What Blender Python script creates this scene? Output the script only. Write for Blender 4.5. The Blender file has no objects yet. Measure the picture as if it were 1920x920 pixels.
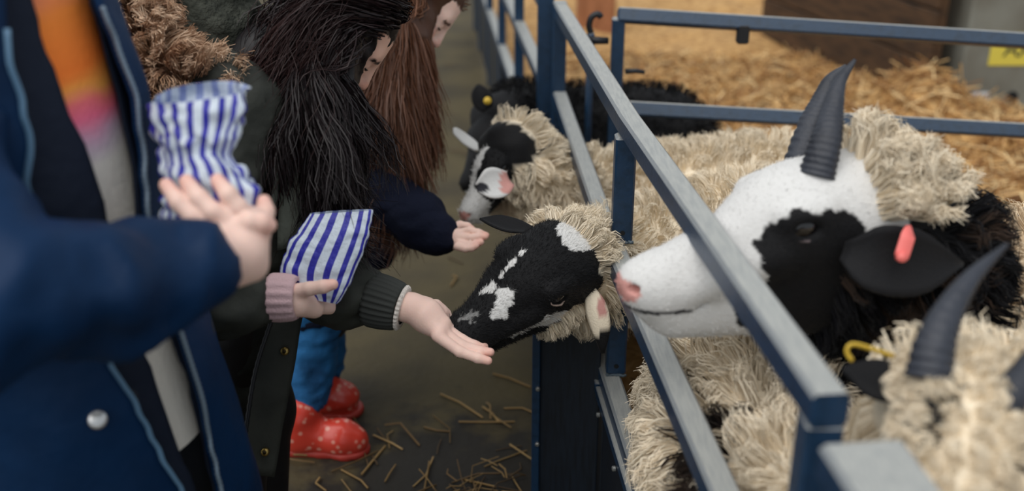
import bpy, math, random
import numpy as np
from mathutils import Vector, Matrix

random.seed(7)
rng = np.random.default_rng(11)
scene = bpy.context.scene
COL = scene.collection

# ------------------------------------------------------------------ camera, light, exposure
FPX = 1950.0                       # focal length in pixels of a 1920 wide frame
PITCH = math.radians(23.6)
CAMZ = 1.57
CP, SP = math.cos(PITCH), math.sin(PITCH)
cam_data = bpy.data.cameras.new('camera')
cam = bpy.data.objects.new('camera', cam_data)
COL.objects.link(cam)
cam.location = (0, 0, CAMZ)
cam.rotation_euler = (math.pi / 2 - PITCH, 0, 0)
cam_data.sensor_width = 36.0
cam_data.lens = 36.0 * FPX / 1920.0
cam_data.clip_start = 0.02
cam_data.dof.use_dof = True
cam_data.dof.focus_distance = 2.03
cam_data.dof.aperture_fstop = 1.75
scene.camera = cam

world = bpy.data.worlds.new('overcast')
scene.world = world
world.use_nodes = True
wb = world.node_tree.nodes['Background']
wb.inputs['Color'].default_value = (0.87, 0.94, 1.0, 1)
wb.inputs['Strength'].default_value = 0.50

sun_data = bpy.data.lights.new('soft_daylight', 'SUN')
sun_data.energy = 2.1
sun_data.angle = math.radians(75)
sun_data.color = (1.0, 0.97, 0.93)
sun = bpy.data.objects.new('soft_daylight', sun_data)
COL.objects.link(sun)
sun.location = (-2, -2, 6)
sun.rotation_euler = (math.radians(22), math.radians(-20), 0)

scene.view_settings.view_transform = 'Standard'
scene.view_settings.look = 'None'
scene.view_settings.gamma = 1.0
scene.view_settings.exposure = 0.22
scene.view_settings.use_curve_mapping = False

# ------------------------------------------------------------------ small maths helpers
RIGHT = np.array([1.0, 0, 0]); FWD = np.array([0, CP, -SP]); UP = np.array([0, SP, CP])
CAMP = np.array([0, 0, CAMZ])
def at(px, py, z):
    """world point seen at photo pixel px,py at distance z along the view axis"""
    return CAMP + z * ((px - 960) / FPX * RIGHT + FWD - (py - 460) / FPX * UP)
def pix(p):
    d = np.asarray(p, float) - CAMP
    z = d @ FWD
    return np.stack([960 + FPX * (d @ RIGHT) / z, 460 - FPX * (d @ UP) / z, z], -1)
def vdir(r, d, t):
    """world direction from picture axes: right, down, away"""
    v = r * RIGHT - d * UP + t * FWD
    return v / np.linalg.norm(v)
def nrm(v):
    v = np.asarray(v, float)
    return v / np.maximum(np.linalg.norm(v, axis=-1, keepdims=True), 1e-9)
def V3(*a): return np.array(a, float)

def _hash(ix, iy, iz, seed):
    h = (ix * 374761393 + iy * 668265263 + iz * 2147483647 + seed * 1274126177) & 0xFFFFFFFF
    h = ((h ^ (h >> 13)) * 1274126177) & 0xFFFFFFFF
    h = (h ^ (h >> 16)) & 0xFFFFFF
    return h / float(0xFFFFFF)
def noise(p, seed=0):
    """value noise in -1..1"""
    p = np.asarray(p, float)
    i = np.floor(p).astype(np.int64); f = p - i
    u = f * f * (3 - 2 * f)
    x, y, z = i[..., 0], i[..., 1], i[..., 2]
    r = 0
    for dx in (0, 1):
        wx = u[..., 0] if dx else 1 - u[..., 0]
        for dy in (0, 1):
            wy = u[..., 1] if dy else 1 - u[..., 1]
            for dz in (0, 1):
                wz = u[..., 2] if dz else 1 - u[..., 2]
                r = r + wx * wy * wz * _hash(x + dx, y + dy, z + dz, seed)
    return 2 * r - 1
def fbm(p, o=3, seed=0):
    p = np.asarray(p, float); r = 0; a = 1
    for k in range(o):
        r = r + a * noise(p * 2 ** k, seed + k); a *= .5
    return r

# ------------------------------------------------------------------ objects
def wloc(o):
    v = np.zeros(3)
    while o is not None:
        v += np.array(o.location); o = o.parent
    return v
def tag(o, label=None, cat=None, group=None, kind=None):
    if label: o['label'] = label
    if cat: o['category'] = cat
    if group: o['group'] = group
    if kind: o['kind'] = kind
    return o
def thing(name, loc, label, cat, group=None):
    o = bpy.data.objects.new(name, None); COL.objects.link(o)
    o.location = tuple(float(x) for x in loc); o.empty_display_size = .1
    return tag(o, label, cat, group)
def obj(name, V, F, mat, parent=None, smooth=True, cols=None, uv=None, origin=None):
    """one mesh object from world-space vertices; faces: array Nx3/Nx4 or list of lists"""
    V = np.asarray(V, np.float64)
    off = wloc(parent) if parent is not None else (np.array(origin, float) if origin is not None else np.zeros(3))
    me = bpy.data.meshes.new(name)
    if isinstance(F, np.ndarray):
        n, k = F.shape
        me.vertices.add(len(V)); me.vertices.foreach_set('co', (V - off).astype(np.float32).ravel())
        me.loops.add(n * k); me.loops.foreach_set('vertex_index', F.astype(np.int32).ravel())
        me.polygons.add(n); me.polygons.foreach_set('loop_start', np.arange(0, n * k, k, dtype=np.int32))
        me.update(calc_edges=True); me.validate()
    else:
        me.from_pydata((V - off).tolist(), [], [list(map(int, f)) for f in F]); me.update()
    if smooth is not None:
        me.polygons.foreach_set('use_smooth', [bool(smooth)] * len(me.polygons))
    if cols is not None:
        c = np.ones((len(V), 4), np.float32); c[:, :3] = cols
        a = me.color_attributes.new('Col', 'FLOAT_COLOR', 'POINT'); a.data.foreach_set('color', c.ravel())
    if uv is not None:
        l = me.uv_layers.new(name='UVMap')
        li = np.empty(len(me.loops), np.int32); me.loops.foreach_get('vertex_index', li)
        l.data.foreach_set('uv', np.asarray(uv, np.float32)[li].ravel())
    if mat: me.materials.append(mat)
    o = bpy.data.objects.new(name, me); COL.objects.link(o)
    if parent is not None: o.parent = parent
    elif origin is not None: o.location = tuple(off)
    return o
def join(*parts):
    """parts: (V,F,cols|None) all with the same face size"""
    vs, fs, cs, n = [], [], [], 0
    for V, F, c in parts:
        vs.append(V); fs.append(np.asarray(F) + n); n += len(V)
        cs.append(np.broadcast_to(np.asarray(c, float), (len(V), 3)) if c is not None else np.ones((len(V), 3)))
    return np.concatenate(vs), np.concatenate(fs), np.concatenate(cs)

# ------------------------------------------------------------------ shape helpers
def box(c, size, R=None, ch=None):
    """chamfered box: V, F(list)"""
    sx, sy, sz = [s / 2 for s in size]
    ch = min(sx, sy, sz) * .25 if ch is None else ch
    V, F = [], []
    ring = [(sx, sy - ch), (sx - ch, sy), (-sx + ch, sy), (-sx, sy - ch), (-sx, -sy + ch), (-sx + ch, -sy), (sx - ch, -sy), (sx, -sy + ch)]
    k = 1 - ch / max(sx, 1e-6) ; k2 = 1 - ch / max(sy, 1e-6)
    for z, s in ((-sz, 1), (-sz + ch, 0), (sz - ch, 0), (sz, 1)):
        for x, y in ring:
            V.append((x * (k if s else 1), y * (k2 if s else 1), z))
    F.append(list(range(7, -1, -1))); F.append(list(range(24, 32)))
    for r in range(3):
        for i in range(8):
            j = (i + 1) % 8
            F.append([r * 8 + i, r * 8 + j, r * 8 + 8 + j, r * 8 + 8 + i])
    V = np.array(V)
    if R is not None: V = V @ np.asarray(R).T
    return V + np.asarray(c), F
def frame_z(d, up=(0, 0, 1)):
    """columns: side, up', along"""
    d = nrm(d); u = np.asarray(up, float)
    s = np.cross(u, d)
    if np.linalg.norm(s) < 1e-5: s = np.cross((0, 1, 0), d)
    s = nrm(s); u = np.cross(d, s)
    return np.stack([s, u, d], 1)
def bar(a, b, w, h, up=(0, 0, 1), ch=.004):
    a = np.asarray(a, float); b = np.asarray(b, float)
    return box((a + b) / 2, (w, h, np.linalg.norm(b - a)), frame_z(b - a, up), ch)
def sweep(pts, prof, up=(0, 0, 1), closed_prof=True):
    """profile (n,2) along polyline"""
    pts = np.asarray(pts, float); prof = np.asarray(prof, float); n = len(prof); V = []
    for i, p in enumerate(pts):
        t = pts[min(i + 1, len(pts) - 1)] - pts[max(i - 1, 0)]
        M = frame_z(t, up)
        V.append(p + prof @ M[:, :2].T)
    V = np.concatenate(V); F = []
    for i in range(len(pts) - 1):
        for j in range(n if closed_prof else n - 1):
            k = (j + 1) % n
            F.append([i * n + j, i * n + k, (i + 1) * n + k, (i + 1) * n + j])
    if closed_prof:
        F.append(list(range(n - 1, -1, -1))); F.append([(len(pts) - 1) * n + j for j in range(n)])
    return V, F
def box_prof(w, h, ch=.005):
    a, b = w / 2, h / 2
    return [(a, -b + ch), (a, b - ch), (a - ch, b), (-a + ch, b), (-a, b - ch), (-a, -b + ch), (-a + ch, -b), (a - ch, -b)]
def circ(n, r): return [(r * math.cos(2 * math.pi * i / n), r * math.sin(2 * math.pi * i / n)) for i in range(n)]
def tube(pts, radii, n=10, flat=1.0, up=(0, 0, 1)):
    pts = np.asarray(pts, float); radii = np.broadcast_to(np.asarray(radii, float), (len(pts),))
    c = np.array(circ(n, 1.0)) * [1, flat]; V = []
    M = None
    for i, p in enumerate(pts):
        t = nrm(pts[min(i + 1, len(pts) - 1)] - pts[max(i - 1, 0)])
        if M is None: M = frame_z(t, up)
        else:
            s = nrm(M[:, 0] - t * (M[:, 0] @ t)); M = np.stack([s, np.cross(t, s), t], 1)
        V.append(p + (c * radii[i]) @ M[:, :2].T)
    V = np.concatenate(V); F = []
    for i in range(len(pts) - 1):
        for j in range(n):
            k = (j + 1) % n
            F.append([i * n + j, i * n + k, (i + 1) * n + k, (i + 1) * n + j])
    F.append(list(range(n - 1, -1, -1))); F.append([(len(pts) - 1) * n + j for j in range(n)])
    return V, F
def spline(pts, n):
    """Catmull-Rom resample through points"""
    P = np.asarray(pts, float); P = np.concatenate([[2 * P[0] - P[1]], P, [2 * P[-1] - P[-2]]])
    m = len(P) - 3; out = []
    for t in np.linspace(0, m - 1e-6, n):
        i = int(t); u = t - i
        a, b, c, d = P[i:i + 4]
        out.append(.5 * (2 * b + (c - a) * u + (2 * a - 5 * b + 4 * c - d) * u ** 2 + (3 * b - a - 3 * c + d) * u ** 3))
    return np.array(out)
def strands(P, r, sides=3):
    """P n*k*3 centre lines, r n*k radii -> V, F(quads)"""
    n, k, _ = P.shape
    t = np.gradient(P, axis=1); t = nrm(t)
    ref = np.where(np.abs(t[..., 2:3]) > .9, np.array([1.0, 0, 0]), np.array([0, 0, 1.0]))
    s = nrm(np.cross(ref, t)); u = np.cross(t, s)
    V = []
    for j in range(sides):
        a = 2 * math.pi * j / sides
        V.append(P + r[..., None] * (math.cos(a) * s + math.sin(a) * u))
    V = np.stack(V, 2).reshape(-1, 3)
    idx = np.arange(n * k * sides).reshape(n, k, sides)
    a = idx[:, :-1]; b = idx[:, 1:]
    F = np.stack([a, np.roll(a, -1, 2), np.roll(b, -1, 2), b], -1).reshape(-1, 4)
    return V, F
def ribbons(P, r):
    """thin flat fibres with a random twist"""
    n, k, _ = P.shape
    t = nrm(np.gradient(P, axis=1)); ref = nrm(rng.normal(0, 1, (n, 1, 3)))
    s = nrm(np.cross(np.broadcast_to(ref, t.shape), t))
    V = np.stack([P - s * r[..., None], P + s * r[..., None]], 2).reshape(-1, 3)
    i = np.arange(n * k * 2).reshape(n, k, 2)
    F = np.stack([i[:, :-1, 0], i[:, :-1, 1], i[:, 1:, 1], i[:, 1:, 0]], -1).reshape(-1, 4)
    return V, F
def grid_faces(n, m, wrap=False):
    i = np.arange(n * m).reshape(n, m); F = []
    a = i[:-1]; b = i[1:]
    if wrap:
        return np.stack([a, np.roll(a, -1, 1), np.roll(b, -1, 1), b], -1).reshape(-1, 4)
    return np.stack([a[:, :-1], a[:, 1:], b[:, 1:], b[:, :-1]], -1).reshape(-1, 4)
def thicken(V, F, t):
    """closed slab from an open quad sheet, along its normals"""
    N = vnormals(V, F); n = len(V)
    e = {}
    for f in F:
        for a, b in zip(f, np.roll(f, -1)):
            e[(a, b)] = e.get((a, b), 0) + 1
    rim = [[b, a, a + n, b + n] for (a, b) in e if (b, a) not in e]
    return np.concatenate([V, V - N * t]), np.concatenate([F, F[:, ::-1] + n, np.array(rim)])
def vnormals(V, F):
    N = np.zeros_like(V)
    fn = np.cross(V[F[:, 2]] - V[F[:, 0]], V[F[:, -1]] - V[F[:, 1]])
    for k in range(F.shape[1]): np.add.at(N, F[:, k], fn)
    return nrm(N)

# ------------------------------------------------------------------ implicit surfaces (bodies as one continuous skin)
def cone(a, b, ra, rb, k=.02, op='u'): return ('c', np.asarray(a, float), np.asarray(b, float), ra, rb, k, op)
def ell(c, r, R=None, k=.02, op='u'): return ('e', np.asarray(c, float), np.asarray(r, float) * np.ones(3), np.eye(3) if R is None else np.asarray(R), 0, k, op)
def chain(pts, radii, k=.02): return [cone(pts[i], pts[i + 1], radii[i], radii[i + 1], k) for i in range(len(pts) - 1)]
def _bbox(p):
    if p[0] == 'c':
        r = max(p[3], p[4]); return np.minimum(p[1], p[2]) - r, np.maximum(p[1], p[2]) + r
    r = p[2].max(); return p[1] - r, p[1] + r
def _dist(p, X):
    if p[0] == 'c':
        ba = p[2] - p[1]; pa = X - p[1]
        t = np.clip(pa @ ba / max(ba @ ba, 1e-12), 0, 1)
        return np.linalg.norm(pa - t[..., None] * ba, axis=-1) - (p[3] + (p[4] - p[3]) * t)
    q = (X - p[1]) @ p[3]
    k0 = np.linalg.norm(q / p[2], axis=-1); k1 = np.linalg.norm(q / p[2] ** 2, axis=-1)
    return np.where(k1 < 1e-6, -p[2].min(), k0 * (k0 - 1) / np.maximum(k1, 1e-6))
def smin(a, b, k):
    if k <= 0: return np.minimum(a, b)
    h = np.clip(.5 + .5 * (b - a) / k, 0, 1)
    return b * (1 - h) + a * h - k * h * (1 - h)
def implicit(groups, res, clip=None, fingers=None, kf=.01):
    """groups: list of (prims, k); -> V, F quads. clip: function X->sdf to intersect"""
    lo = np.min([_bbox(p)[0] for g, _ in groups + [(q, 0) for q in fingers or []] for p in g if p[-1] == 'u'], 0) - 3 * res
    hi = np.max([_bbox(p)[1] for g, _ in groups + [(q, 0) for q in fingers or []] for p in g if p[-1] == 'u'], 0) + 3 * res
    n = np.ceil((hi - lo) / res).astype(int) + 1
    ax = [lo[i] + res * np.arange(n[i]) for i in range(3)]
    def ev(prims):
        f = np.full(n, .3)
        for p in prims:
            k = p[-2]; m = k + 2.5 * res
            a, b = _bbox(p)
            i0 = np.clip(np.floor((a - m - lo) / res).astype(int), 0, n - 1); i1 = np.clip(np.ceil((b + m - lo) / res).astype(int) + 1, 1, n)
            if np.any(i1 <= i0): continue
            s = tuple(slice(i0[j], i1[j]) for j in range(3))
            X = np.stack(np.meshgrid(*[ax[j][s[j]] for j in range(3)], indexing='ij'), -1)
            d = _dist(p, X)
            f[s] = smin(f[s], d, k) if p[-1] == 'u' else -smin(-f[s], d, k)
        return f
    f = ev(groups[0][0])
    for g, k in groups[1:]: f = smin(f, ev(g), k)
    if fingers:                                   # fingers stay apart from each other and blend only into the palm
        f = smin(f, np.min([ev(q) for q in fingers], 0), kf)
    if clip is not None:
        f = np.maximum(f, clip(np.stack(np.meshgrid(*ax, indexing='ij'), -1)))
    return nets(f, lo, res)
_ED = [(a, b) for a in range(8) for b in range(8) if b > a and bin(a ^ b).count('1') == 1]
def nets(f, lo, res):
    ins = f < 0
    c = np.zeros(tuple(np.array(f.shape) - 1), np.int8)
    for k in range(8):
        dx, dy, dz = k & 1, (k >> 1) & 1, (k >> 2) & 1
        c += ins[dx:dx + c.shape[0], dy:dy + c.shape[1], dz:dz + c.shape[2]]
    I = np.argwhere((c > 0) & (c < 8))
    cv = np.stack([f[I[:, 0] + (k & 1), I[:, 1] + ((k >> 1) & 1), I[:, 2] + ((k >> 2) & 1)] for k in range(8)], 1)
    off = np.array([[k & 1, (k >> 1) & 1, (k >> 2) & 1] for k in range(8)], float)
    acc = np.zeros((len(I), 3)); cnt = np.zeros(len(I))
    for a, b in _ED:
        m = (cv[:, a] < 0) != (cv[:, b] < 0)
        t = np.where(m, cv[:, a] / np.where(m, cv[:, a] - cv[:, b], 1), 0)
        acc += np.where(m[:, None], off[a] + t[:, None] * (off[b] - off[a]), 0); cnt += m
    V = lo + res * (I + acc / cnt[:, None])
    vid = np.full(c.shape, -1, np.int64); vid[tuple(I.T)] = np.arange(len(I))
    F = []
    for ax_ in range(3):
        o1, o2 = [(1, 2), (2, 0), (0, 1)][ax_]
        sh = [0, 0, 0]; sh[ax_] = 1
        A = ins[tuple(slice(0, f.shape[j] - sh[j]) for j in range(3))]
        B = ins[tuple(slice(sh[j], f.shape[j]) for j in range(3))]
        E = np.argwhere(A != B)
        ok = (E[:, o1] >= 1) & (E[:, o2] >= 1) & (E[:, o1] < c.shape[o1]) & (E[:, o2] < c.shape[o2]) & (E[:, ax_] < c.shape[ax_])
        E = E[ok]
        s = A[tuple(E.T)]
        e1 = np.zeros(3, int); e1[o1] = 1; e2 = np.zeros(3, int); e2[o2] = 1
        q = np.stack([vid[tuple((E - e1 - e2).T)], vid[tuple((E - e2).T)], vid[tuple(E.T)], vid[tuple((E - e1).T)]], 1)
        q[~s] = q[~s][:, ::-1]
        F.append(q)
    F = np.concatenate(F); F = F[(F >= 0).all(1)]
    return V, F
def relax(V, F, it=1, w=.5):
    e = np.concatenate([F[:, [0, 1]], F[:, [1, 2]], F[:, [2, 3]], F[:, [3, 0]]])
    for _ in range(it):
        s = np.zeros_like(V); n = np.zeros(len(V))
        np.add.at(s, e[:, 0], V[e[:, 1]]); np.add.at(s, e[:, 1], V[e[:, 0]])
        np.add.at(n, e[:, 0], 1); np.add.at(n, e[:, 1], 1)
        V = V * (1 - w) + w * s / np.maximum(n, 1)[:, None]
    return V

# ------------------------------------------------------------------ materials
def mat(name, color, rough=.6, metal=0, attr=False, bump=None, vary=None, sheen=0, sss=0, spec=.5, coat=0, aniso_scale=None):
    """procedural principled material; bump=(scale,strength), vary=(scale,colour2,lo,hi)"""
    m = bpy.data.materials.new(name); m.use_nodes = True
    nt = m.node_tree; N = nt.nodes; L = nt.links; b = N['Principled BSDF']
    b.inputs['Roughness'].default_value = rough; b.inputs['Metallic'].default_value = metal
    b.inputs['Specular IOR Level'].default_value = spec
    b.inputs['Sheen Weight'].default_value = sheen
    b.inputs['Coat Weight'].default_value = coat
    if sss:
        b.inputs['Subsurface Weight'].default_value = sss
        b.inputs['Subsurface Radius'].default_value = (.012, .004, .002); b.inputs['Subsurface Scale'].default_value = 1.0
    tc = N.new('ShaderNodeTexCoord')
    src = tc.outputs['Object']
    if aniso_scale:
        mp = N.new('ShaderNodeMapping'); mp.inputs['Scale'].default_value = aniso_scale
        L.new(src, mp.inputs['Vector']); src = mp.outputs['Vector']
    if attr:
        a = N.new('ShaderNodeVertexColor'); a.layer_name = 'Col'; base = a.outputs['Color']
    else:
        rgb = N.new('ShaderNodeRGB'); rgb.outputs[0].default_value = (*color, 1); base = rgb.outputs[0]
    if vary:
        nz = N.new('ShaderNodeTexNoise'); nz.inputs['Scale'].default_value = vary[0]; nz.inputs['Detail'].default_value = 5
        mr = N.new('ShaderNodeMapRange'); mr.inputs['From Min'].default_value = vary[2]; mr.inputs['From Max'].default_value = vary[3]
        mx = N.new('ShaderNodeMix'); mx.data_type = 'RGBA'
        L.new(src, nz.inputs['Vector']); L.new(nz.outputs['Fac'], mr.inputs['Value']); L.new(mr.outputs[0], mx.inputs[0])
        L.new(base, mx.inputs[6]); mx.inputs[7].default_value = (*vary[1], 1); base = mx.outputs[2]
    L.new(base, b.inputs['Base Color'])
    if bump:
        nz = N.new('ShaderNodeTexNoise'); nz.inputs['Scale'].default_value = bump[0]; nz.inputs['Detail'].default_value = 6
        bp = N.new('ShaderNodeBump'); bp.inputs['Strength'].default_value = bump[1]; bp.inputs['Distance'].default_value = .01
        L.new(src, nz.inputs['Vector']); L.new(nz.outputs['Fac'], bp.inputs['Height']); L.new(bp.outputs[0], b.inputs['Normal'])
    m.diffuse_color = (*color, 1)
    return m
def srgb(r, g, b):
    return tuple(((c / 255) / 12.92 if c / 255 <= .04045 else ((c / 255 + .055) / 1.055) ** 2.4) for c in (r, g, b))
# ================================================================== SETTING
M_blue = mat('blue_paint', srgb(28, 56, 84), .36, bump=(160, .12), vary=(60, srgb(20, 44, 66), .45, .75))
# sky reflection painted in as mottled grey on the upward faces of the rails
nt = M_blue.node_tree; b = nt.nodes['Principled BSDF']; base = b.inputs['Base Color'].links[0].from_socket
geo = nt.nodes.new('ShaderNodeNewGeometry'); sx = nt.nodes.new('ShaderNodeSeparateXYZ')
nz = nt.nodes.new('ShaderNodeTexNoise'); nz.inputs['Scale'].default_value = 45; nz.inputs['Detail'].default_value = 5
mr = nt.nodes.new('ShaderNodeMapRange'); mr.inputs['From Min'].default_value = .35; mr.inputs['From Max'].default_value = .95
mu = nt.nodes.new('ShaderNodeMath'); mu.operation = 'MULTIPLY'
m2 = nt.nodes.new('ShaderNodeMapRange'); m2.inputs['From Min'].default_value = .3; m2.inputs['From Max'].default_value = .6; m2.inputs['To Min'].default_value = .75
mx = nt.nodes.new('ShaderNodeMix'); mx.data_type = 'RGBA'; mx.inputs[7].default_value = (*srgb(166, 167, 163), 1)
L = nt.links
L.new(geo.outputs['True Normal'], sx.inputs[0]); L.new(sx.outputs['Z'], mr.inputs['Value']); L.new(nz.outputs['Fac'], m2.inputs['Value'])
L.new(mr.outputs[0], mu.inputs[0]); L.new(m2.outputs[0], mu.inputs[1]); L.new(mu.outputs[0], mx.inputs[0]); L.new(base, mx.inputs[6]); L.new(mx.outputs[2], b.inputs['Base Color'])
M_sheet = mat('dark_blue_sheet', srgb(24, 33, 44), .5, bump=(30, .1), vary=(14, srgb(17, 23, 30), .4, .7), aniso_scale=(8, 8, 1))
M_steel = mat('galvanised', srgb(150, 152, 150), .4, .7)
M_weld = mat('weld_bead', srgb(96, 110, 120), .35, .3, bump=(400, .5))
M_hole = mat('dark_hole', srgb(10, 14, 18), .8)
M_black = mat('black_metal', srgb(22, 24, 30), .5)

# concrete walkway with damp stains
M_conc = mat('dirty_concrete', srgb(78, 68, 41), .75, bump=(40, .35), vary=(3.2, srgb(56, 48, 29), .40, .66))
nt = M_conc.node_tree
b = nt.nodes['Principled BSDF']; base = b.inputs['Base Color'].links[0].from_socket
geo = nt.nodes.new('ShaderNodeNewGeometry')
sub = nt.nodes.new('ShaderNodeVectorMath'); sub.operation = 'SUBTRACT'; sub.inputs[1].default_value = (-.14, 2.02, 0)
nz = nt.nodes.new('ShaderNodeTexNoise'); nz.inputs['Scale'].default_value = 9; nz.inputs['Detail'].default_value = 6
ln = nt.nodes.new('ShaderNodeVectorMath'); ln.operation = 'LENGTH'
ad = nt.nodes.new('ShaderNodeMath'); ad.operation = 'MULTIPLY_ADD'; ad.inputs[1].default_value = .75
mr = nt.nodes.new('ShaderNodeMapRange'); mr.inputs['From Min'].default_value = .70; mr.inputs['From Max'].default_value = .84
mr.inputs['To Min'].default_value = .9; mr.inputs['To Max'].default_value = 0
mx = nt.nodes.new('ShaderNodeMix'); mx.data_type = 'RGBA'; mx.inputs[7].default_value = (*srgb(26, 23, 20), 1)
nt.links.new(geo.outputs['Position'], sub.inputs[0]); nt.links.new(sub.outputs[0], ln.inputs[0])
nt.links.new(geo.outputs['Position'], nz.inputs['Vector']); nt.links.new(nz.outputs['Fac'], ad.inputs[0]); nt.links.new(ln.outputs['Value'], ad.inputs[2])
nt.links.new(ad.outputs[0], mr.inputs['Value']); nt.links.new(mr.outputs[0], mx.inputs[0]); nt.links.new(base, mx.inputs[6])
nt.links.new(mx.outputs[2], b.inputs['Base Color'])

fl = V3(-7, -2, 0), V3(9, -2, 0), V3(9, 14, 0), V3(-7, 14, 0)
o = obj('floor', np.array([p for p in fl] + [p + V3(0, 0, -.1) for p in fl]),
        [[0, 1, 2, 3], [7, 6, 5, 4], [0, 4, 5, 1], [1, 5, 6, 2], [2, 6, 7, 3], [3, 7, 4, 0]], M_conc, smooth=False)
tag(o, 'olive brown dirty concrete walkway beside the sheep pen', kind='structure')

# straw bedding: bumpy bed plus loose stalks
M_straw = mat('straw_bed', srgb(206, 164, 106), .85, bump=(90, .8), vary=(22, srgb(150, 108, 60), .38, .68))
M_stalk = mat('straw_stalk', (1, 1, 1), .6, attr=True)
def bed_h(x, y): return .07 + .035 * noise(np.stack([x * 2.2, y * 2.2, x * 0], -1), 3) + .03 * noise(np.stack([x * 6, y * 6, x * 0], -1), 5)
xs = np.linspace(0, 1, 110); ys = np.linspace(.2, 10.5, 190)
X, Y = np.meshgrid(xs, ys, indexing='xy')
X0 = np.where(Y < 3.16, .36 - .0872 * (Y - .943), .17 - .08 * (Y - 3.16)) + .05
X = X0 + X * (6.5 - X0)
Z = bed_h(X, Y)
# the heap in front of the grey box
HEAP = at(1722, 205, 5.05); HEAP[2] = 0
def heap(x, y): return .36 * np.exp(-(((x - HEAP[0]) / .22) ** 2 + ((y - HEAP[1]) / .3) ** 2))
Z = Z + .7 * heap(X, Y)
Vb = np.stack([X, Y, Z], -1).reshape(-1, 3)
o = obj('straw_bedding', Vb, grid_faces(190, 110), M_straw)
tag(o, 'golden straw bedding covering the floor of the pen', 'straw', kind='stuff')
def stalks(n, xr, yr, lo, hi, hfun, cols, rad=.0028, lift=.012, tilt=.35):
    x = rng.uniform(*xr, n); y = rng.uniform(*yr, n)
    z = hfun(x, y) + rng.uniform(0, lift, n)
    a = rng.uniform(0, 2 * math.pi, n); L = rng.uniform(lo, hi, n); ti = rng.normal(0, tilt, n)
    d = np.stack([np.cos(a) * np.cos(ti), np.sin(a) * np.cos(ti), np.sin(ti)], -1)
    c = np.stack([x, y, z], -1)
    bend = rng.normal(0, .12, (n, 3)) * L[:, None]; bend[:, 2] = np.abs(bend[:, 2]) * .6
    P = np.stack([c - d * L[:, None] / 2, c + bend, c + d * L[:, None] / 2], 1)
    P[..., 2] = np.maximum(P[..., 2], rad * 1.1)
    r = np.repeat((rad * rng.uniform(.6, 1.3, n))[:, None], 3, 1)
    V, F = strands(P, r)
    C = np.asarray(cols)[rng.integers(0, len(cols), n)] * rng.uniform(.8, 1.15, (n, 1))
    return V, F, np.repeat(C, 9, 0)
SC = [srgb(224, 184, 126), srgb(206, 160, 98), srgb(236, 204, 150), srgb(176, 130, 78), srgb(140, 98, 56)]
def inpen(V, F, C):
    c = V.reshape(-1, 9, 3).mean(1); lim = np.where(c[:, 1] < 3.16, .36 - .0872 * (c[:, 1] - .943), .17 - .08 * (c[:, 1] - 3.16)) + .13
    k = np.repeat(c[:, 0] > lim, 9); idx = np.cumsum(k) - 1
    F2 = F[k[F[:, 0]]]
    return V[k], idx[F2], C[k]
pieces = [inpen(*stalks(13000, (.3, 3.4), (2.9, 6.3), .08, .24, lambda x, y: bed_h(x, y) + .7 * heap(x, y), SC, .0042, .03, .4)),
          inpen(*stalks(2500, (.2, 2.2), (.6, 2.9), .08, .22, bed_h, SC, .003, .02))]
V, F, C = join(*pieces)
tag(obj('loose_straw', V, F, M_stalk, cols=C), 'loose golden stalks lying on top of the straw bedding', 'straw', kind='stuff')
# scattered stalks on the walkway, thicker near the hurdle
GC = [srgb(140, 112, 68), srgb(108, 84, 50), srgb(158, 130, 84), srgb(86, 66, 40)]
flat = lambda x, y: x * 0 + .004
pc = [stalks(70, (-.75, .03), (1.55, 2.4), .05, .15, flat, GC, .0026, .004, .04),
      stalks(110, (-.22, .02), (1.72, 2.15), .04, .13, flat, GC, .0022, .02, .2),
      stalks(60, (-2.6, .0), (2.4, 6.5), .05, .14, flat, GC, .003, .004, .04)]
big = []
for p0, p1 in (((826, 738), (905, 782)), ((860, 790), (965, 790)), ((925, 700), (995, 725)), ((868, 898), (930, 912)), ((795, 800), (843, 808)),
               ((536, 852), (590, 854)), ((640, 880), (690, 915)), ((700, 815), (755, 842)), ((905, 762), (935, 790)), ((945, 765), (998, 772)), ((600, 895), (612, 920))):
    e = []
    for q in (p0, p1):
        v = at(*q, 1.0) - CAMP; e.append(CAMP + v * (CAMZ - .006) / -v[2])
    mid = (e[0] + e[1]) / 2 + V3(*rng.normal(0, .008, 2), .004); big.append([e[0], mid, e[1]])
Vb_, Fb_ = strands(np.array(big), np.full((len(big), 3), .0036))
pc.append((Vb_, Fb_, np.repeat(np.array(GC)[rng.integers(0, 3, len(big))] * 1.25, 9, 0)))
V, F, C = join(*pc)
tag(obj('scattered_straw', V, F, M_stalk, cols=C), 'stray straw stalks littering the concrete walkway', 'straw', kind='stuff')

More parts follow.
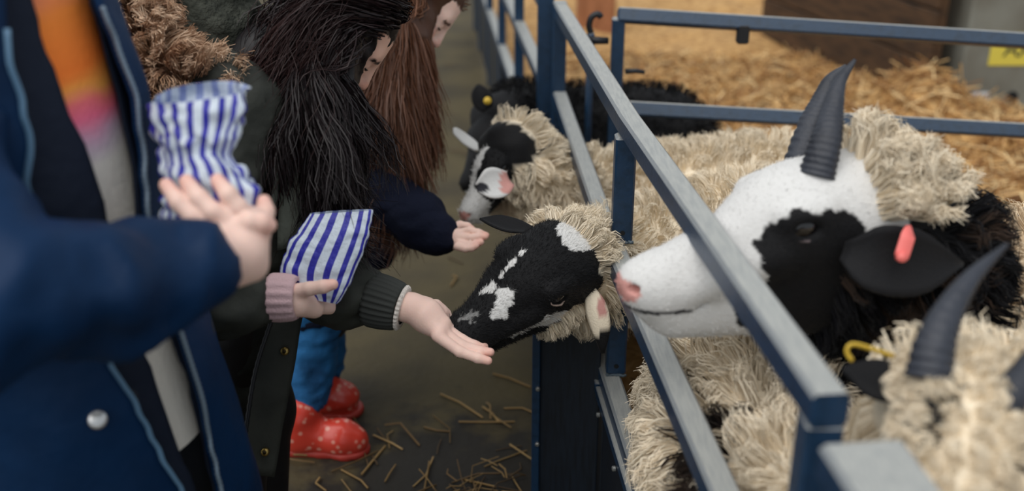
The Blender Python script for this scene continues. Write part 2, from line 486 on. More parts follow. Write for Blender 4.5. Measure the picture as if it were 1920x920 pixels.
# brown boarded wall behind the bedding
M_board = mat('brown_board', srgb(84, 60, 38), .8, bump=(30, .3), vary=(5, srgb(50, 35, 22), .4, .68), aniso_scale=(1, 1, 6))
wa = at(1425, 66, 1.0) - CAMP; wa = CAMP + wa * (CAMZ - .05) / -wa[2]
wbp = at(1668, 182, 1.0) - CAMP; wbp = CAMP + wbp * (CAMZ - .05) / -wbp[2]
wd = nrm(wbp - wa); wlen = np.linalg.norm(wbp - wa) + .30
wn = nrm(np.cross(wd, (0, 0, 1)))
wm = wa + wd * wlen / 2 - wn * .04
V, F = box(wm + V3(0, 0, .62), (.04, 1.3, wlen), np.stack([wn, V3(0, 0, 1), wd], 1), .004)
wall = obj('wall_back', V, F, M_board, origin=(float(wm[0]), float(wm[1]), 0), smooth=False)
tag(wall, 'dark brown boarded wall at the back of the straw pen', kind='structure')
me0 = None
for k in range(5):
    V, F = box(wm + V3(0, 0, .13 + k * .26) + wn * .032, (.024, .25, wlen), np.stack([wn, V3(0, 0, 1), wd], 1), .006)
    obj('board', V, F, M_board, wall, smooth=False)

# tan timber post far behind the corner
M_tan = mat('tan_timber', srgb(176, 120, 84), .7, bump=(40, .2), vary=(6, srgb(150, 98, 66), .4, .7), aniso_scale=(6, 6, 1))
pb = at(1115, 62, 1.0) - CAMP; pb = CAMP + pb * (CAMZ - .02) / -pb[2]
root = thing('timber_post', pb, 'tan timber post standing in straw beyond the hurdle corner', 'post')
V, F = box(pb + V3(0, 0, .7), (.26, .2, 1.5), None, .015); obj('shaft', V, F, M_tan, root, smooth=False)
V, F = box(pb + V3(0, 0, 1.46), (.3, .24, .03), None, .008); obj('cap', V, F, M_tan, root, smooth=False)

# grey box with a yellow notice
M_grey = mat('grey_panel', srgb(128, 130, 122), .6, bump=(20, .1), vary=(4, srgb(106, 104, 94), .4, .7))
M_yel = mat('yellow_label', srgb(222, 206, 84), .5)
M_ink = mat('dark_print', srgb(36, 52, 52), .6)
M_pale = mat('pale_sticker', srgb(205, 208, 214), .5)
gz = 5.3
g0 = at(1788, 222, gz); g0[2] = .03
W, D, Hh = .85, .6, .95
root = thing('grey_cabinet', g0 + V3(W / 2, D / 2, 0), 'grey box cabinet with a yellow notice behind the straw heap', 'cabinet')
V, F = box(g0 + V3(W / 2, D / 2, Hh / 2 - .03), (W, D, Hh), None, .02); cb = obj('body', V, F, M_grey, root, smooth=False)
V, F = box(g0 + V3(W / 2, D / 2, Hh + .0), (W + .04, D + .04, .05), None, .015); obj('lid', V, F, M_grey, root, smooth=False)
def on_face(px, py):
    v = at(px, py, 1.0) - CAMP; t = (g0[1] - .003) / v[1]; return CAMP + v * t
a = on_face(1863, 62); c = on_face(1990, 123)
ctr = (a + c) / 2
V, F = box(ctr, (abs(c[0] - a[0]), .004, abs(a[2] - c[2])), None, .001); nb = obj('notice', V, F, M_yel, root, smooth=False)
tag(nb, 'yellow notice with dark capital letters')
fc = bpy.data.curves.new('lettering', 'FONT'); fc.body = 'AAA'; fc.size = .115; fc.extrude = .001
fo = bpy.data.objects.new('tmp_text', fc); COL.objects.link(fo)
bpy.context.view_layer.update()
dg = bpy.context.evaluated_depsgraph_get()
tm = bpy.data.meshes.new_from_object(fo.evaluated_get(dg))
bpy.data.objects.remove(fo)
tv = np.array([v.co[:] for v in tm.vertices]); tf = [list(p.vertices) for p in tm.polygons]
q = on_face(1879, 106)
TV = np.stack([q[0] + tv[:, 0] * 1.0, np.full(len(tv), q[1] - .003) - tv[:, 2], q[2] + tv[:, 1]], -1)
obj('lettering', TV, tf, M_ink, nb, smooth=False)
s = on_face(1838, 181); V, F = box(s, (.085, .006, .045), None, .002); obj('sticker', V, F, M_pale, root, smooth=False)
s = on_face(1898, 181); V, F = tube([s + V3(0, .004, 0), s + V3(0, -.004, 0)], [.028, .028], 14); obj('vent_hole', V, F, M_hole, root, smooth=False)

# ================================================================== HURDLES
def rail(name, pts, w, h, root, m=M_blue):
    V, F = sweep(pts, box_prof(w, h)); return obj(name, V, F, m, root, smooth=False)
def bolt(p, d, r, root, name='bolt', m=M_steel, parent=None):
    V, F = tube([np.asarray(p) - nrm(d) * .002, np.asarray(p) + nrm(d) * .003, np.asarray(p) + nrm(d) * .005], [r, r, r * .6], 10)
    return obj(name, V, F, m, parent or root, smooth=False)
HF, HM, HN = (.1447, 3.16), (.232, 1.98), (.338, .943)
root = thing('pen_hurdle', (.25, 2.0, 0), 'blue tubular steel hurdle whose top rail crosses in front of the horned ram', 'hurdle')
T = .042
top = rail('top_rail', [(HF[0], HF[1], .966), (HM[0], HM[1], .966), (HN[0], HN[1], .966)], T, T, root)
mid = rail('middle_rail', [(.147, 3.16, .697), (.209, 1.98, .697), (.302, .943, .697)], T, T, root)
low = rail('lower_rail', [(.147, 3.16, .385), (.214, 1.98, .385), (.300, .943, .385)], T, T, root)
mp = V3(.226, 1.98, 0)
for z0, z1 in ((.720, .944), (.407, .674)):
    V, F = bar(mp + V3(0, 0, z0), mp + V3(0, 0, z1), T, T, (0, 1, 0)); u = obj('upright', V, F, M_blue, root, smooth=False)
    f = mp + V3(0, -T / 2 - .0005, z0 + .022)
    V, F = tube([f + V3(0, .004, 0), f + V3(0, -.0008, 0)], [.0052, .0052], 12); obj('bolt_hole', V, F, M_hole, u, smooth=False)
    n = 14
    P = np.array([mp + V3(-T / 2 + T * i / (n - 1), -T / 2 - .001, z0 + .001) for i in range(n)]) + rng.normal(0, .0012, (n, 3))
    V, F = tube(P, .0032 + rng.uniform(-.001, .001, n), 6); obj('weld', V, F, M_weld, u)
for (x, y, z1, nm) in ((.1447, 3.16, .99, 'end_post'), (.337, .964, .946, 'end_post')):
    V, F = bar(V3(x, y, .0), V3(x, y, z1), T, T, (0, 1, 0)); obj(nm, V, F, M_blue, root, smooth=False)
V, F = bar(V3(.103, 3.20, 0), V3(.103, 3.20, 1.03), .05, .05, (0, 1, 0)); obj('corner_post', V, F, M_blue, root, smooth=False)
# solid lower sheet, its flange and the return panel
def panel(name, a, b, z0, z1, t, m, parent):
    a = V3(*a, 0); b = V3(*b, 0)
    V, F = box((a + b) / 2 + V3(0, 0, (z0 + z1) / 2), (t, z1 - z0, np.linalg.norm(b - a)), frame_z(b - a), .002)
    return obj(name, V, F, m, parent, smooth=False)
panel('sheet_panel', (.140, 3.13), (.206, 1.985), .03, .375, .004, M_sheet, root)
panel('sheet_panel', (.206, 1.975), (.292, .95), .03, .375, .004, M_sheet, root)
fg = panel('flange', (.190, 1.975), (.276, .95), .345, .37, .012, M_blue, root)
panel('flange', (.128, 3.12), (.190, 1.985), .345, .37, .012, M_blue, root)
for t in (.06, .25, .45, .7):
    p = V3(.190 + .086 * t - .008, 1.975 - 1.025 * t, .335); bolt(p, V3(-1, -.1, 0), .006, root)
ra, rb = V3(.047, 2.065, 0), V3(.196, 2.0, 0)
rp = panel('return_panel', ra[:2], rb[:2], .0, .50, .004, M_sheet, root)
V, F = bar(ra + V3(.008, -.004, 0), ra + V3(.008, -.004, .50), .018, .03, (0, 1, 0), .002); st = obj('edge_strip', V, F, M_blue, root, smooth=False)
for z in (.32, .17): bolt(ra + V3(.012, -.021, z), V3(0, -1, 0), .0055, root)

# adjoining hurdle, nearest the camera
root = thing('pen_hurdle', (.38, .5, 0), 'wide grey-topped hurdle rail beside the black horns, nearest the viewer', 'hurdle')
a1, b1 = V3(.352, .885, .948), V3(.44, .0, .948)
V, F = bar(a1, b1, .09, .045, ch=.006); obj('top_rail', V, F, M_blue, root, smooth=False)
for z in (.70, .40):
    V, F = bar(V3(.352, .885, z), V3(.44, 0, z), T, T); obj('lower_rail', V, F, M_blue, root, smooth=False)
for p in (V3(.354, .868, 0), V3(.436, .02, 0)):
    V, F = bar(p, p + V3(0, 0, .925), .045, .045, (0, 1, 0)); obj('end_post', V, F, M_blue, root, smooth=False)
panel('sheet_panel', (.355, .84), (.434, .05), .03, .38, .004, M_sheet, root)

# hurdle continuing past the corner
root = thing('pen_hurdle', (.07, 4.1, 0), 'blurred far hurdle beyond the corner post, behind the brown-haired girl', 'hurdle')
e0, e1 = V3(.105, 3.26, 0), V3(-.26, 7.5, 0)
for z, nm in ((.966, 'top_rail'), (.715, 'middle_rail'), (.42, 'lower_rail')):
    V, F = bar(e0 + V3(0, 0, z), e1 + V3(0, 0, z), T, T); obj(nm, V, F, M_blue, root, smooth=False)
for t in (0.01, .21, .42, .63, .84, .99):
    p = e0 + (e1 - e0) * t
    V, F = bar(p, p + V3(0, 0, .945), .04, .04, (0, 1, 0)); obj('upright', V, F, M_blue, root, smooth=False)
panel('sheet_panel', (-.05, 4.9), (-.27, 7.5), .03, .40, .004, M_sheet, root)

# back hurdle across the pen, sagging a little to one side
root = thing('pen_hurdle', (1.0, 2.97, 0), 'blue hurdle crossing the pen behind the sheep, straw behind it', 'hurdle')
z0 = 2.96
def bp(px, py): return at(px, py, z0)
def brail(nm, p0, p1, w=.04, h=.04):
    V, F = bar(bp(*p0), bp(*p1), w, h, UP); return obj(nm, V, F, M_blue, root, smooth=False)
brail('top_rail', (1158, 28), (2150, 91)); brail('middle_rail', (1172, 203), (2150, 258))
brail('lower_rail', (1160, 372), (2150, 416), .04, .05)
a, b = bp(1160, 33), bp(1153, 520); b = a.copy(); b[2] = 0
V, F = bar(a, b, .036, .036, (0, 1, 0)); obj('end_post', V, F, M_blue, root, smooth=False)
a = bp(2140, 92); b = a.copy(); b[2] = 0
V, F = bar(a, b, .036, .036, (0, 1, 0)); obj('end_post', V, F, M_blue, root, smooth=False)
pa, pb2 = bp(1165, 380), bp(2140, 424)
V, F = box((pa + pb2) / 2 - V3(0, 0, .19), (.004, .36, np.linalg.norm(pb2 - pa)), frame_z(pb2 - pa), .002); obj('sheet_panel', V, F, M_sheet, root, smooth=False)
a = bp(1393, 60); V, F = box(a + V3(0, 0, -.005), (.034, .03, .055), None, .004); obj('hinge_lug', V, F, M_black, root, smooth=False)
# coupling rod with curled top and a lever
a = at(1108, 62, 3.0); b = a.copy(); b[2] = .45
V, F = tube([a, b], [.011, .011], 8); rod = obj('coupling_rod', V, F, M_blue, root)
pts = spline([a, a + V3(-.006, 0, .02), a + V3(.0, 0, .045), a + V3(.018, 0, .055), a + V3(.028, 0, .045)], 12)
V, F = tube(pts, .009, 8); obj('hook', V, F, M_black, rod)
for py in (75, 128):
    c = at(1105, py, 3.0); V, F = tube([c + V3(-.012, 0, 0), c + V3(.055, -.01, 0)], [.013, .010], 8); obj('hinge_pin', V, F, M_black, rod)
c = at(1172, 134, 2.93); V, F = tube([c, c + V3(.03, 0, .002), c + V3(.055, 0, -.002)], [.008, .007, .006], 8); obj('latch_lever', V, F, M_black, root)
# ================================================================== SHEEP
M_fur = mat('short_fur', (1, 1, 1), .7, attr=True, bump=(260, .25), sheen=.04, spec=.25)
M_wool = mat('wool', (1, 1, 1), .9, attr=True, sheen=.1, spec=.1)
M_eye = mat('sheep_eye', srgb(16, 13, 14), .06, spec=.8)
M_lid = mat('eyelid_rim', srgb(170, 150, 140), .5)
M_lidd = mat('dark_eyelid', srgb(96, 84, 86), .4)
M_tagp = mat('pink_tag', srgb(238, 118, 112), .45)
M_tagy = mat('yellow_tag', srgb(214, 178, 60), .45)
CREAM, WHITE, BLACK, PINK = np.array(srgb(243, 229, 205)), np.array(srgb(218, 217, 215)), np.array(srgb(12, 12, 15)), np.array(srgb(206, 150, 142))
DBROWN = np.array(srgb(46, 36, 30)); HORN = srgb(46, 50, 60)

def head_frame(poll, muzzle, left, ln=.262):
    """poll, muzzle world points; left: world dir toward the sheep's left"""
    f = nrm(np.asarray(muzzle) - poll); l = np.asarray(left, float); l = nrm(l - f * (l @ f)); u = np.cross(f, l)
    s = np.linalg.norm(np.asarray(muzzle) - poll) / ln
    a = math.atan2(.054, .25); c, n = math.cos(a), math.sin(a)       # the nose lies below the head's own axis
    return np.stack([f, l, u], 1) @ np.array([[c, 0, -n], [0, 1, 0], [n, 0, c]]), s
def head_prims(wide=1.0):
    w = wide
    P = [ell((-.005, 0, 0), (.085, .066 * w, .072), k=.03), ell((.06, 0, .004), (.07, .058 * w, .058), k=.03),
         cone((.06, 0, -.012), (.205, 0, -.048), .058, .034, .03), ell((.222, 0, -.056), (.036, .036 * w, .032), k=.02),
         ell((.236, 0, -.046), (.024, .026, .02), k=.012),
         cone((.02, 0, -.055), (.205, 0, -.086), .046, .020, .025), ell((.03, 0, -.06), (.06, .05 * w, .045), k=.03)]
    for s in (-1, 1):
        P += [ell((.072, s * .050 * w, .022), (.028, .016, .017), k=.016), cone((.05, s * .05 * w, .032), (.095, s * .045 * w, .028), .008, .006, .014),
              cone((.10, s * .045 * w, -.02), (.19, s * .03, -.05), .016, .012, .02)]
    for s in (-1, 1):
        P += [ell((.247, s * .019, -.046), (.011, .006, .0048), k=.003, op='s'),
              ell((.076, s * .065 * w, .014), (.015, .010, .0085), k=.006, op='s')]
        P += [cone((.246, s * .010, -.072), (.175, s * .038, -.068), .0026, .0022, .003, 's')]
    P += [cone((.258, 0, -.05), (.256, 0, -.072), .0024, .0024, .003, 's')]
    return P
def xf_prims(P, R, s, o):
    out = []
    for p in P:
        if p[0] == 'c': out.append(('c', o + s * R @ p[1], o + s * R @ p[2], p[3] * s, p[4] * s, p[5] * s, p[6]))
        else: out.append(('e', o + s * R @ p[1], p[2] * s, R @ p[3], 0, p[5] * s, p[6]))
    return out
def local(V, R, s, o): return (V - o) @ R / s
def ear(name, pts, widths, root, m, cols, up, cup=.35):
    """leaf-shaped cupped ear"""
    P = spline(pts, 12); w = np.maximum(spline(np.array(widths)[:, None], 12)[:, 0], .002)
    nu = 9; rows = []
    for i in range(12):
        t = nrm(P[min(i + 1, 11)] - P[max(i - 1, 0)]); s = nrm(np.cross(np.asarray(up, float), t)); n = np.cross(t, s)
        a = np.linspace(-1, 1, nu)
        rows.append(P[i] + s[None] * (a * w[i])[:, None] - n[None] * ((1 - a * a) * w[i] * cup)[:, None])
    V = np.concatenate(rows); F = grid_faces(12, nu)
    V, F = thicken(V, F, .005)
    C = cols(V) if callable(cols) else np.broadcast_to(cols, (len(V), 3))
    return obj(name, V, F, m, root, cols=C)
def horn(pts, r0, root, m, ridges=26, flat=.8, up=(0, 0, 1), tipr=.12):
    n = 90; P = spline(pts, n); t = np.linspace(0, 1, n)
    r = r0 * (1 - (1 - tipr) * t ** 1.35)
    rg = np.maximum(0, 1 - t * 1.25)
    r = r * (1 + .055 * rg * np.sin(2 * math.pi * ridges * t) + .02 * rg * np.sin(2 * math.pi * ridges * .37 * t))
    V, F = tube(P, r, 16, flat, up)
    return obj('horn', V, F, m, root)
M_horn = mat('dark_horn', HORN, .5, bump=(70, .25), vary=(18, srgb(30, 33, 42), .4, .7), spec=.5)

def sample(V, F, n, mask=None):
    T = np.concatenate([F[:, [0, 1, 2]], F[:, [0, 2, 3]]])
    if mask is not None: T = T[mask[T[:, 0]] & mask[T[:, 1]] & mask[T[:, 2]]]
    A = np.linalg.norm(np.cross(V[T[:, 1]] - V[T[:, 0]], V[T[:, 2]] - V[T[:, 0]]), axis=1)
    i = rng.choice(len(T), n, p=A / A.sum()); u = rng.random((n, 2)); u = np.where(u.sum(1, keepdims=True) > 1, 1 - u, u)
    w = np.stack([1 - u.sum(1), u[:, 0], u[:, 1]], 1)[..., None]
    return T[i], w
def fleece(name, V, F, n, length, rad, root, mask, col, clump=350, droop=.55, curl=.006, seg=4, mat_=None, conv=.65, flow=None, bulge=0.25, thin=.3, stick=1.0, ruffle=.5):
    N = vnormals(V, F)
    T, w = sample(V, F, n, mask)
    p = (V[T] * w).sum(1); nn = nrm((N[T] * w).sum(1))
    Tc, wc = sample(V, F, clump, mask); pc = (V[Tc] * wc).sum(1); nc = nrm((N[Tc] * wc).sum(1))
    ci = np.empty(n, int)
    for a in range(0, n, 2000):
        ci[a:a + 2000] = ((p[a:a + 2000, None] - pc[None]) ** 2).sum(-1).argmin(1)
    L = length * (.65 + .6 * rng.random(n))
    g = np.array([0, 0, -1.0]) if flow is None else flow
    gt = g - nn * (nn @ g)[:, None]; gtc = g - nc * (nc @ g)[:, None]
    jit = rng.normal(0, .25, (n, 3))
    d = nrm(nn * (1 - droop * .6) + gt * droop + jit * ruffle)
    cd = nrm(nc * stick + gtc * droop * 1.2 + rng.normal(0, .35 * stick, (clump, 3)))
    Lc = length * (.8 + .5 * rng.random(clump))
    ctip = pc + cd * Lc[:, None]
    tip = p + d * L[:, None]
    tip = tip * (1 - conv) + (ctip[ci] + rng.normal(0, .12, (n, 3)) * length) * conv
    t = np.linspace(0, 1, seg)[None, :, None]
    P = p[:, None] + (tip - p)[:, None] * t + nn[:, None] * (np.sin(math.pi * t) * (length * bulge))
    ph = rng.uniform(0, 6.28, clump)[ci] + rng.normal(0, .7, n); fr = rng.uniform(6, 11, clump)[ci]
    s1 = nrm(np.cross(nn, d + 1e-4)); s2 = np.cross(d, s1)
    a = ph[:, None, None] + fr[:, None, None] * t
    P = P + curl * t * (np.sin(a) * s1[:, None] + np.cos(a) * s2[:, None])
    P[:, 0] -= nn * .006
    r = rad * rng.uniform(.6, 1.4, n)[:, None] * (1 - (1 - thin) * np.linspace(0, 1, seg)[None] ** 1.5)
    VV, FF = ribbons(P, r * 1.25)
    c = col(p) * rng.uniform(.86, 1.08, (n, 1)) * rng.uniform(.9, 1.05, clump)[ci][:, None]
    C = np.repeat(c, seg * 2, 0)
    return obj(name, VV, FF, mat_ or M_wool, root, cols=C)
def body_prims(hip, sh, rb, neck_pts, neck_r, zc=None):
    """barrel between hip and shoulder (world 3-d centres), neck chain, four legs to the ground"""
    hip = np.asarray(hip, float); sh = np.asarray(sh, float)
    d = nrm(sh - hip); l = nrm(np.cross((0, 0, 1), d))
    P = [cone(hip, sh, rb, rb * .95, .08), ell((hip + sh) / 2 - V3(0, 0, .03), (rb * 1.04,) * 3, k=.1), ell(sh + d * .05 - V3(0, 0, .02), (rb * .85,) * 3, k=.08)]
    P += chain(neck_pts, neck_r, .06)
    for c, o in ((hip - d * .04, -1), (sh + d * .02, 1)):
        for s in (-1, 1):
            a = c + l * s * rb * .5 - V3(0, 0, rb * .5); k = V3(a[0], a[1], .30) + d * .02 * o; h = V3(a[0], a[1], .17) - d * (.035 if o < 0 else .0)
            f = V3(h[0], h[1], .04) + d * .01; e = f + d * .03 - V3(0, 0, .018)
            P += chain([a, k, h, f, e], [.085, .05, .032, .025, .024], .03)
    return P
def make_sheep(label, base, head, body, colour_head, colour_body, wool_n, wool_len=.05, wool_rad=.0028, wool_mask=None, res_b=.016, res_h=.0055, droop=.55, curl=.006, clump=420, wide=1.0, bare=-.05, lid=None, extra=()):
    R, s, o = head
    root = thing('sheep', base, label, 'sheep', 'sheep at the hurdles')
    hp = xf_prims(list(extra) + head_prims(wide), R, s, o)
    stub = [cone(o + R @ V3(-.02, 0, -.02) * s, o + R @ V3(-.12, 0, -.07) * s, .07 * s, .075 * s, .04 * s)]
    Vh, Fh = implicit([(stub + hp, 0)], res_h)
    Vb, Fb = implicit([(body, 0)], res_b)
    Vb = relax(Vb, Fb, 2)
    # woolly lumps
    nb = vnormals(Vb, Fb)
    lift = np.clip((Vb[:, 2] - .36) / .1, 0, 1)
    Vb = Vb + nb * ((.014 * fbm(Vb * 14, 2, 4) + .006) * lift)[:, None]
    ch = colour_head(local(Vh, R, s, o), Vh); cb = colour_body(Vb)
    V, F, C = join((Vh, Fh, ch), (Vb, Fb, cb))
    obj('body', V, F, M_fur, root, cols=C)
    mk = Vb[:, 2] > .30
    hl = local(Vb, R, s, o)
    mk &= ~((hl[:, 0] > bare) & (np.abs(hl[:, 1]) < .16) & (np.abs(hl[:, 2]) < .16))
    if bare > 0: mk &= ~((hl[:, 0] > -.045) & (hl[:, 2] > .0) & (np.abs(hl[:, 1]) < .16) & (hl[:, 2] < .16))
    if wool_mask is not None: mk &= wool_mask(Vb)
    fleece('fleece', Vb, Fb, wool_n, wool_len, wool_rad, root, mk, colour_body, droop=droop, curl=curl, clump=clump)
    for sd in (-1, 1):
        c = o + s * R @ V3(.075, sd * .0515 * wide, .0135)
        ve, fe = implicit([([ell(c, (.0195 * s, .0115 * s, .0135 * s), R, k=0)], 0)], .0018)
        obj('eye', ve, fe, M_eye, root)
        pts = [o + s * R @ V3(.075 + .0225 * math.cos(a), sd * (.0630 - .006 * abs(math.cos(a))) * wide, .013 + .0120 * math.sin(a)) for a in np.linspace(math.pi * 1.0, math.pi * 2.0, 9)]
        ve, fe = tube(pts, .0019 * s * np.array([.3, .7, 1, 1.1, 1.1, 1, .9, .7, .3]), 6); obj('eyelid', ve, fe, lid or M_lid, root)
    return root, (Vh, Fh, ch), (Vb, Fb)
def fuzz(name, Vh, Fh, R, s, o, n, length, rad, root, colfun, mask=None):
    """short coat lying back along the face"""
    N = vnormals(Vh, Fh)
    T, w = sample(Vh, Fh, n, mask); p = (Vh[T] * w).sum(1); nn = nrm((N[T] * w).sum(1))
    back = -R[:, 0] * .8 - R[:, 2] * .15
    d = nrm(nn * .5 + (back - nn * (nn @ back)[:, None]) + rng.normal(0, .22, (n, 3)))
    L = length * (.5 + rng.random(n))[:, None]
    P = np.stack([p - nn * .001, p + d * L * .55, p + d * L + nn * L * -.12], 1)
    VV, FF = ribbons(P, np.stack([np.full(n, rad), np.full(n, rad * .7), np.full(n, rad * .2)], 1))
    c = colfun(local(p, R, s, o), p) * rng.uniform(.8, 1.25, (n, 1))
    return obj(name, VV, FF, M_fur, root, cols=np.repeat(c, 6, 0))
def blob(l, c, r, seed=1, amp=.35, fr=60, fine=.16):
    """ragged patch in head space: True inside"""
    q = (l - np.asarray(c)) / np.asarray(r)
    return (np.linalg.norm(q, axis=-1) + amp * noise(l * fr, seed) + fine * noise(l * fr * 3, seed + 1)) < 1
def paint(base, pairs):
    C = base.copy()
    for m, c in pairs: C[m] = c
    return C
def full(V, c): return np.broadcast_to(np.asarray(c, float), (len(V), 3)).copy()

# ---- A: black and white faced ewe taking feed from the hand
pollA, muzA = at(1044, 494, 2.085), at(874, 622, 1.965)
hA = head_frame(pollA, muzA, vdir(.64, .58, -.46), .226)
RA, sA, oA = (*hA, pollA)
def colA(l, V):
    B = full(V, BLACK)
    x, y, z = l[:, 0], l[:, 1], l[:, 2]
    def on(px, py, rx, ry, seed, rot=0, amp=.45, fr=55):
        q = pix(V); dx, dy = q[:, 0] - px, q[:, 1] - py
        c_, s_ = math.cos(rot), math.sin(rot)
        u, v = (dx * c_ + dy * s_) / rx, (-dx * s_ + dy * c_) / ry
        return (np.hypot(u, v) + amp * noise(l * fr, seed) + .2 * noise(l * 190, seed + 9)) < 1
    near = y > -.03
    return paint(B, [
        (blob(l, (.172, .022, .0), (.018, .012, .03), 3, .5), WHITE), (blob(l, (.152, .012, .01), (.014, .016, .03), 4, .5), WHITE),
        (blob(l, (.156, -.022, .005), (.016, .012, .03), 5, .6), WHITE), (blob(l, (.112, -.020, .045), (.030, .007, .03), 6, .6), WHITE),
        (blob(l, (.075, .06, -.052), (.050, .06, .018), 7, .35, 40), WHITE), (blob(l, (.128, .05, -.062), (.034, .05, .013), 17, .4, 40), WHITE), (blob(l, (.100, .05, -.030), (.011, .05, .018), 18, .4, 40), WHITE),
        (blob(l, (-.022, .012, .08), (.034, .034, .05), 8, .5, 45), WHITE), (blob(l, (-.075, 0, 0), (.05, .14, .12), 9, .3, 40), CREAM),
        (blob(l, (.0, .05, -.09), (.055, .08, .06), 10, .3, 40), CREAM * .9),
        (blob(l, (.222, -.004, -.02), (.014, .008, .02), 12, 1.3, 160), WHITE * .30)])
cream = lambda V: full(V, CREAM) * (1 + .10 * noise(V * 9, 2)[:, None]) * np.where(noise(V * 5, 8)[:, None] > .35, np.array([.86, .80, .74]), 1)
shA, hipA = V3(.56, 2.27, .53), V3(.86, 2.34, .51)
nkA = [V3(.50, 2.27, .58), V3(.245, 2.15, .575), V3(.13, 2.02, .63), oA + RA @ V3(-.045, 0, -.03) * sA]
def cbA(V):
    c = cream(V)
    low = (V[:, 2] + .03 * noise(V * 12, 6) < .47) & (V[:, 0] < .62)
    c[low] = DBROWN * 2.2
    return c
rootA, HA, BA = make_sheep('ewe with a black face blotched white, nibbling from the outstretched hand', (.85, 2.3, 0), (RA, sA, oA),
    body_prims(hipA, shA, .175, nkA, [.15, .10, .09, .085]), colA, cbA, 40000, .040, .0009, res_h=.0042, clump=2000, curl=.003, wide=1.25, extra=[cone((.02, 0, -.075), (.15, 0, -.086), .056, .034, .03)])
fuzz('face_coat', HA[0], HA[1], RA, sA, oA, 22000, .008, .00045, rootA, colA)
ear('ear', [at(992, 432, 2.10), at(962, 424, 2.12), at(930, 415, 2.13), at(899, 411, 2.14)], [.016, .027, .024, .002], rootA, M_fur, full(np.zeros((1, 3)), BLACK * 1.2)[0], vdir(0, -.8, -.5))
def earcA(V):
    q = pix(V); c = full(V, CREAM * .95)
    c[(np.hypot((q[:, 0] - 1131) / 9, (q[:, 1] - 546) / 9) + .3 * noise(V * 90, 3)) < 1] = BLACK
    c[(q[:, 1] + 12 * noise(V * 60, 5)) > 625] = BLACK; c[np.hypot((q[:, 0] - 1128) / 10, (q[:, 1] - 575) / 22) < 1] = PINK * .9
    return c
ear('ear', [at(1106, 540, 2.06), at(1117, 575, 2.05), at(1126, 615, 2.05), at(1130, 662, 2.06)], [.010, .022, .020, .004], rootA, M_fur, earcA, vdir(.3, .1, 1))
# tufts of cream wool on poll and cheek
Vt, Ft = HA[0], HA[1]; lt = local(Vt, RA, sA, oA)
mk = (np.hypot(lt[:, 0] + .06, lt[:, 1]) < .075) & (lt[:, 2] > -.01) & (lt[:, 0] < -.02)
fleece('poll_wool', Vt, Ft, 4000, .030, .0007, rootA, mk, cream, clump=60, droop=.2, curl=.004, flow=-RA[:, 0])
mk = blob(lt, (.0, .045, -.085), (.058, .07, .05), 10, .3, 40)
fleece('cheek_wool', Vt, Ft, 5000, .026, .0006, rootA, mk, lambda V: full(V, CREAM * .92), clump=110, droop=.6, curl=.003)

# ---- B: horned ram with white muzzle and black eye patch
pollB, muzB = at(1575, 400, 1.63), at(1168, 545, 1.58)
RB, sB = head_frame(pollB, muzB, vdir(.10, .45, -1)); oB = pollB
def colB(l, V):
    C = full(V, WHITE)
    x, y, z = l[:, 0], l[:, 1], l[:, 2]
    patch = blob(l, (.062, .055, -.012), (.062, .05, .050), 3, .14, 30) | blob(l, (.02, .06, -.06), (.05, .06, .05), 4, .2, 30)
    patch2 = blob(l, (.052, -.055, .0), (.062, .05, .052), 3, .14, 30)
    jaw = blob(l, (.125, .05, -.085), (.022, .04, .024), 6, .2, 30)
    throat = (x < .118 + .006 * noise(l * 30, 8)) & (z < -.020 - .25 * np.clip(x - .05, 0, 1)) & (np.abs(y) > .02) & ((z > -.118) | (x < .06))
    neck = (x < -.04) & (z < .03)
    nose = np.hypot((x - .255) / .022, np.hypot(y / .03, (z + .05) / .013)) < 1
    lip = (np.abs(z + .0715 + .02 * np.clip(.2 - x, 0, 1) * 0) < .0028) & (x > .19)
    return paint(C, [(patch, BLACK), (patch2, BLACK), (jaw, BLACK), (throat, BLACK), (neck, BLACK), (nose, PINK), (lip, BLACK * 4)])
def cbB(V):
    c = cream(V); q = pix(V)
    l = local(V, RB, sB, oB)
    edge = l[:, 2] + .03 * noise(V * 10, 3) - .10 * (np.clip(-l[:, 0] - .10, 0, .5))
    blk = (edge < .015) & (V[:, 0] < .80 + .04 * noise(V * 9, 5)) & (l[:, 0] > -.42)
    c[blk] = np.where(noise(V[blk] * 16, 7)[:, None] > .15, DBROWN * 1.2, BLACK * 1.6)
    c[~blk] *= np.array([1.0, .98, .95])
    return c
shB, hipB = V3(.80, 1.68, .61), V3(1.28, 1.83, .61)
nkB = [V3(.72, 1.63, .66), V3(.63, 1.58, .80), oB + RB @ V3(-.05, 0, -.03) * sB]
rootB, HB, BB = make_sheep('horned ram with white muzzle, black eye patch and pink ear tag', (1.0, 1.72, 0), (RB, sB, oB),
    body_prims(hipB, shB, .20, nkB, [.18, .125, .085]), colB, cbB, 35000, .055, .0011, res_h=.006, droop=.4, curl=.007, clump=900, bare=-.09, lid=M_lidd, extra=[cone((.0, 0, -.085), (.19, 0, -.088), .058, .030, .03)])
fuzz('face_coat', HB[0], HB[1], RB, sB, oB, 14000, .005, .0004, rootB, colB)
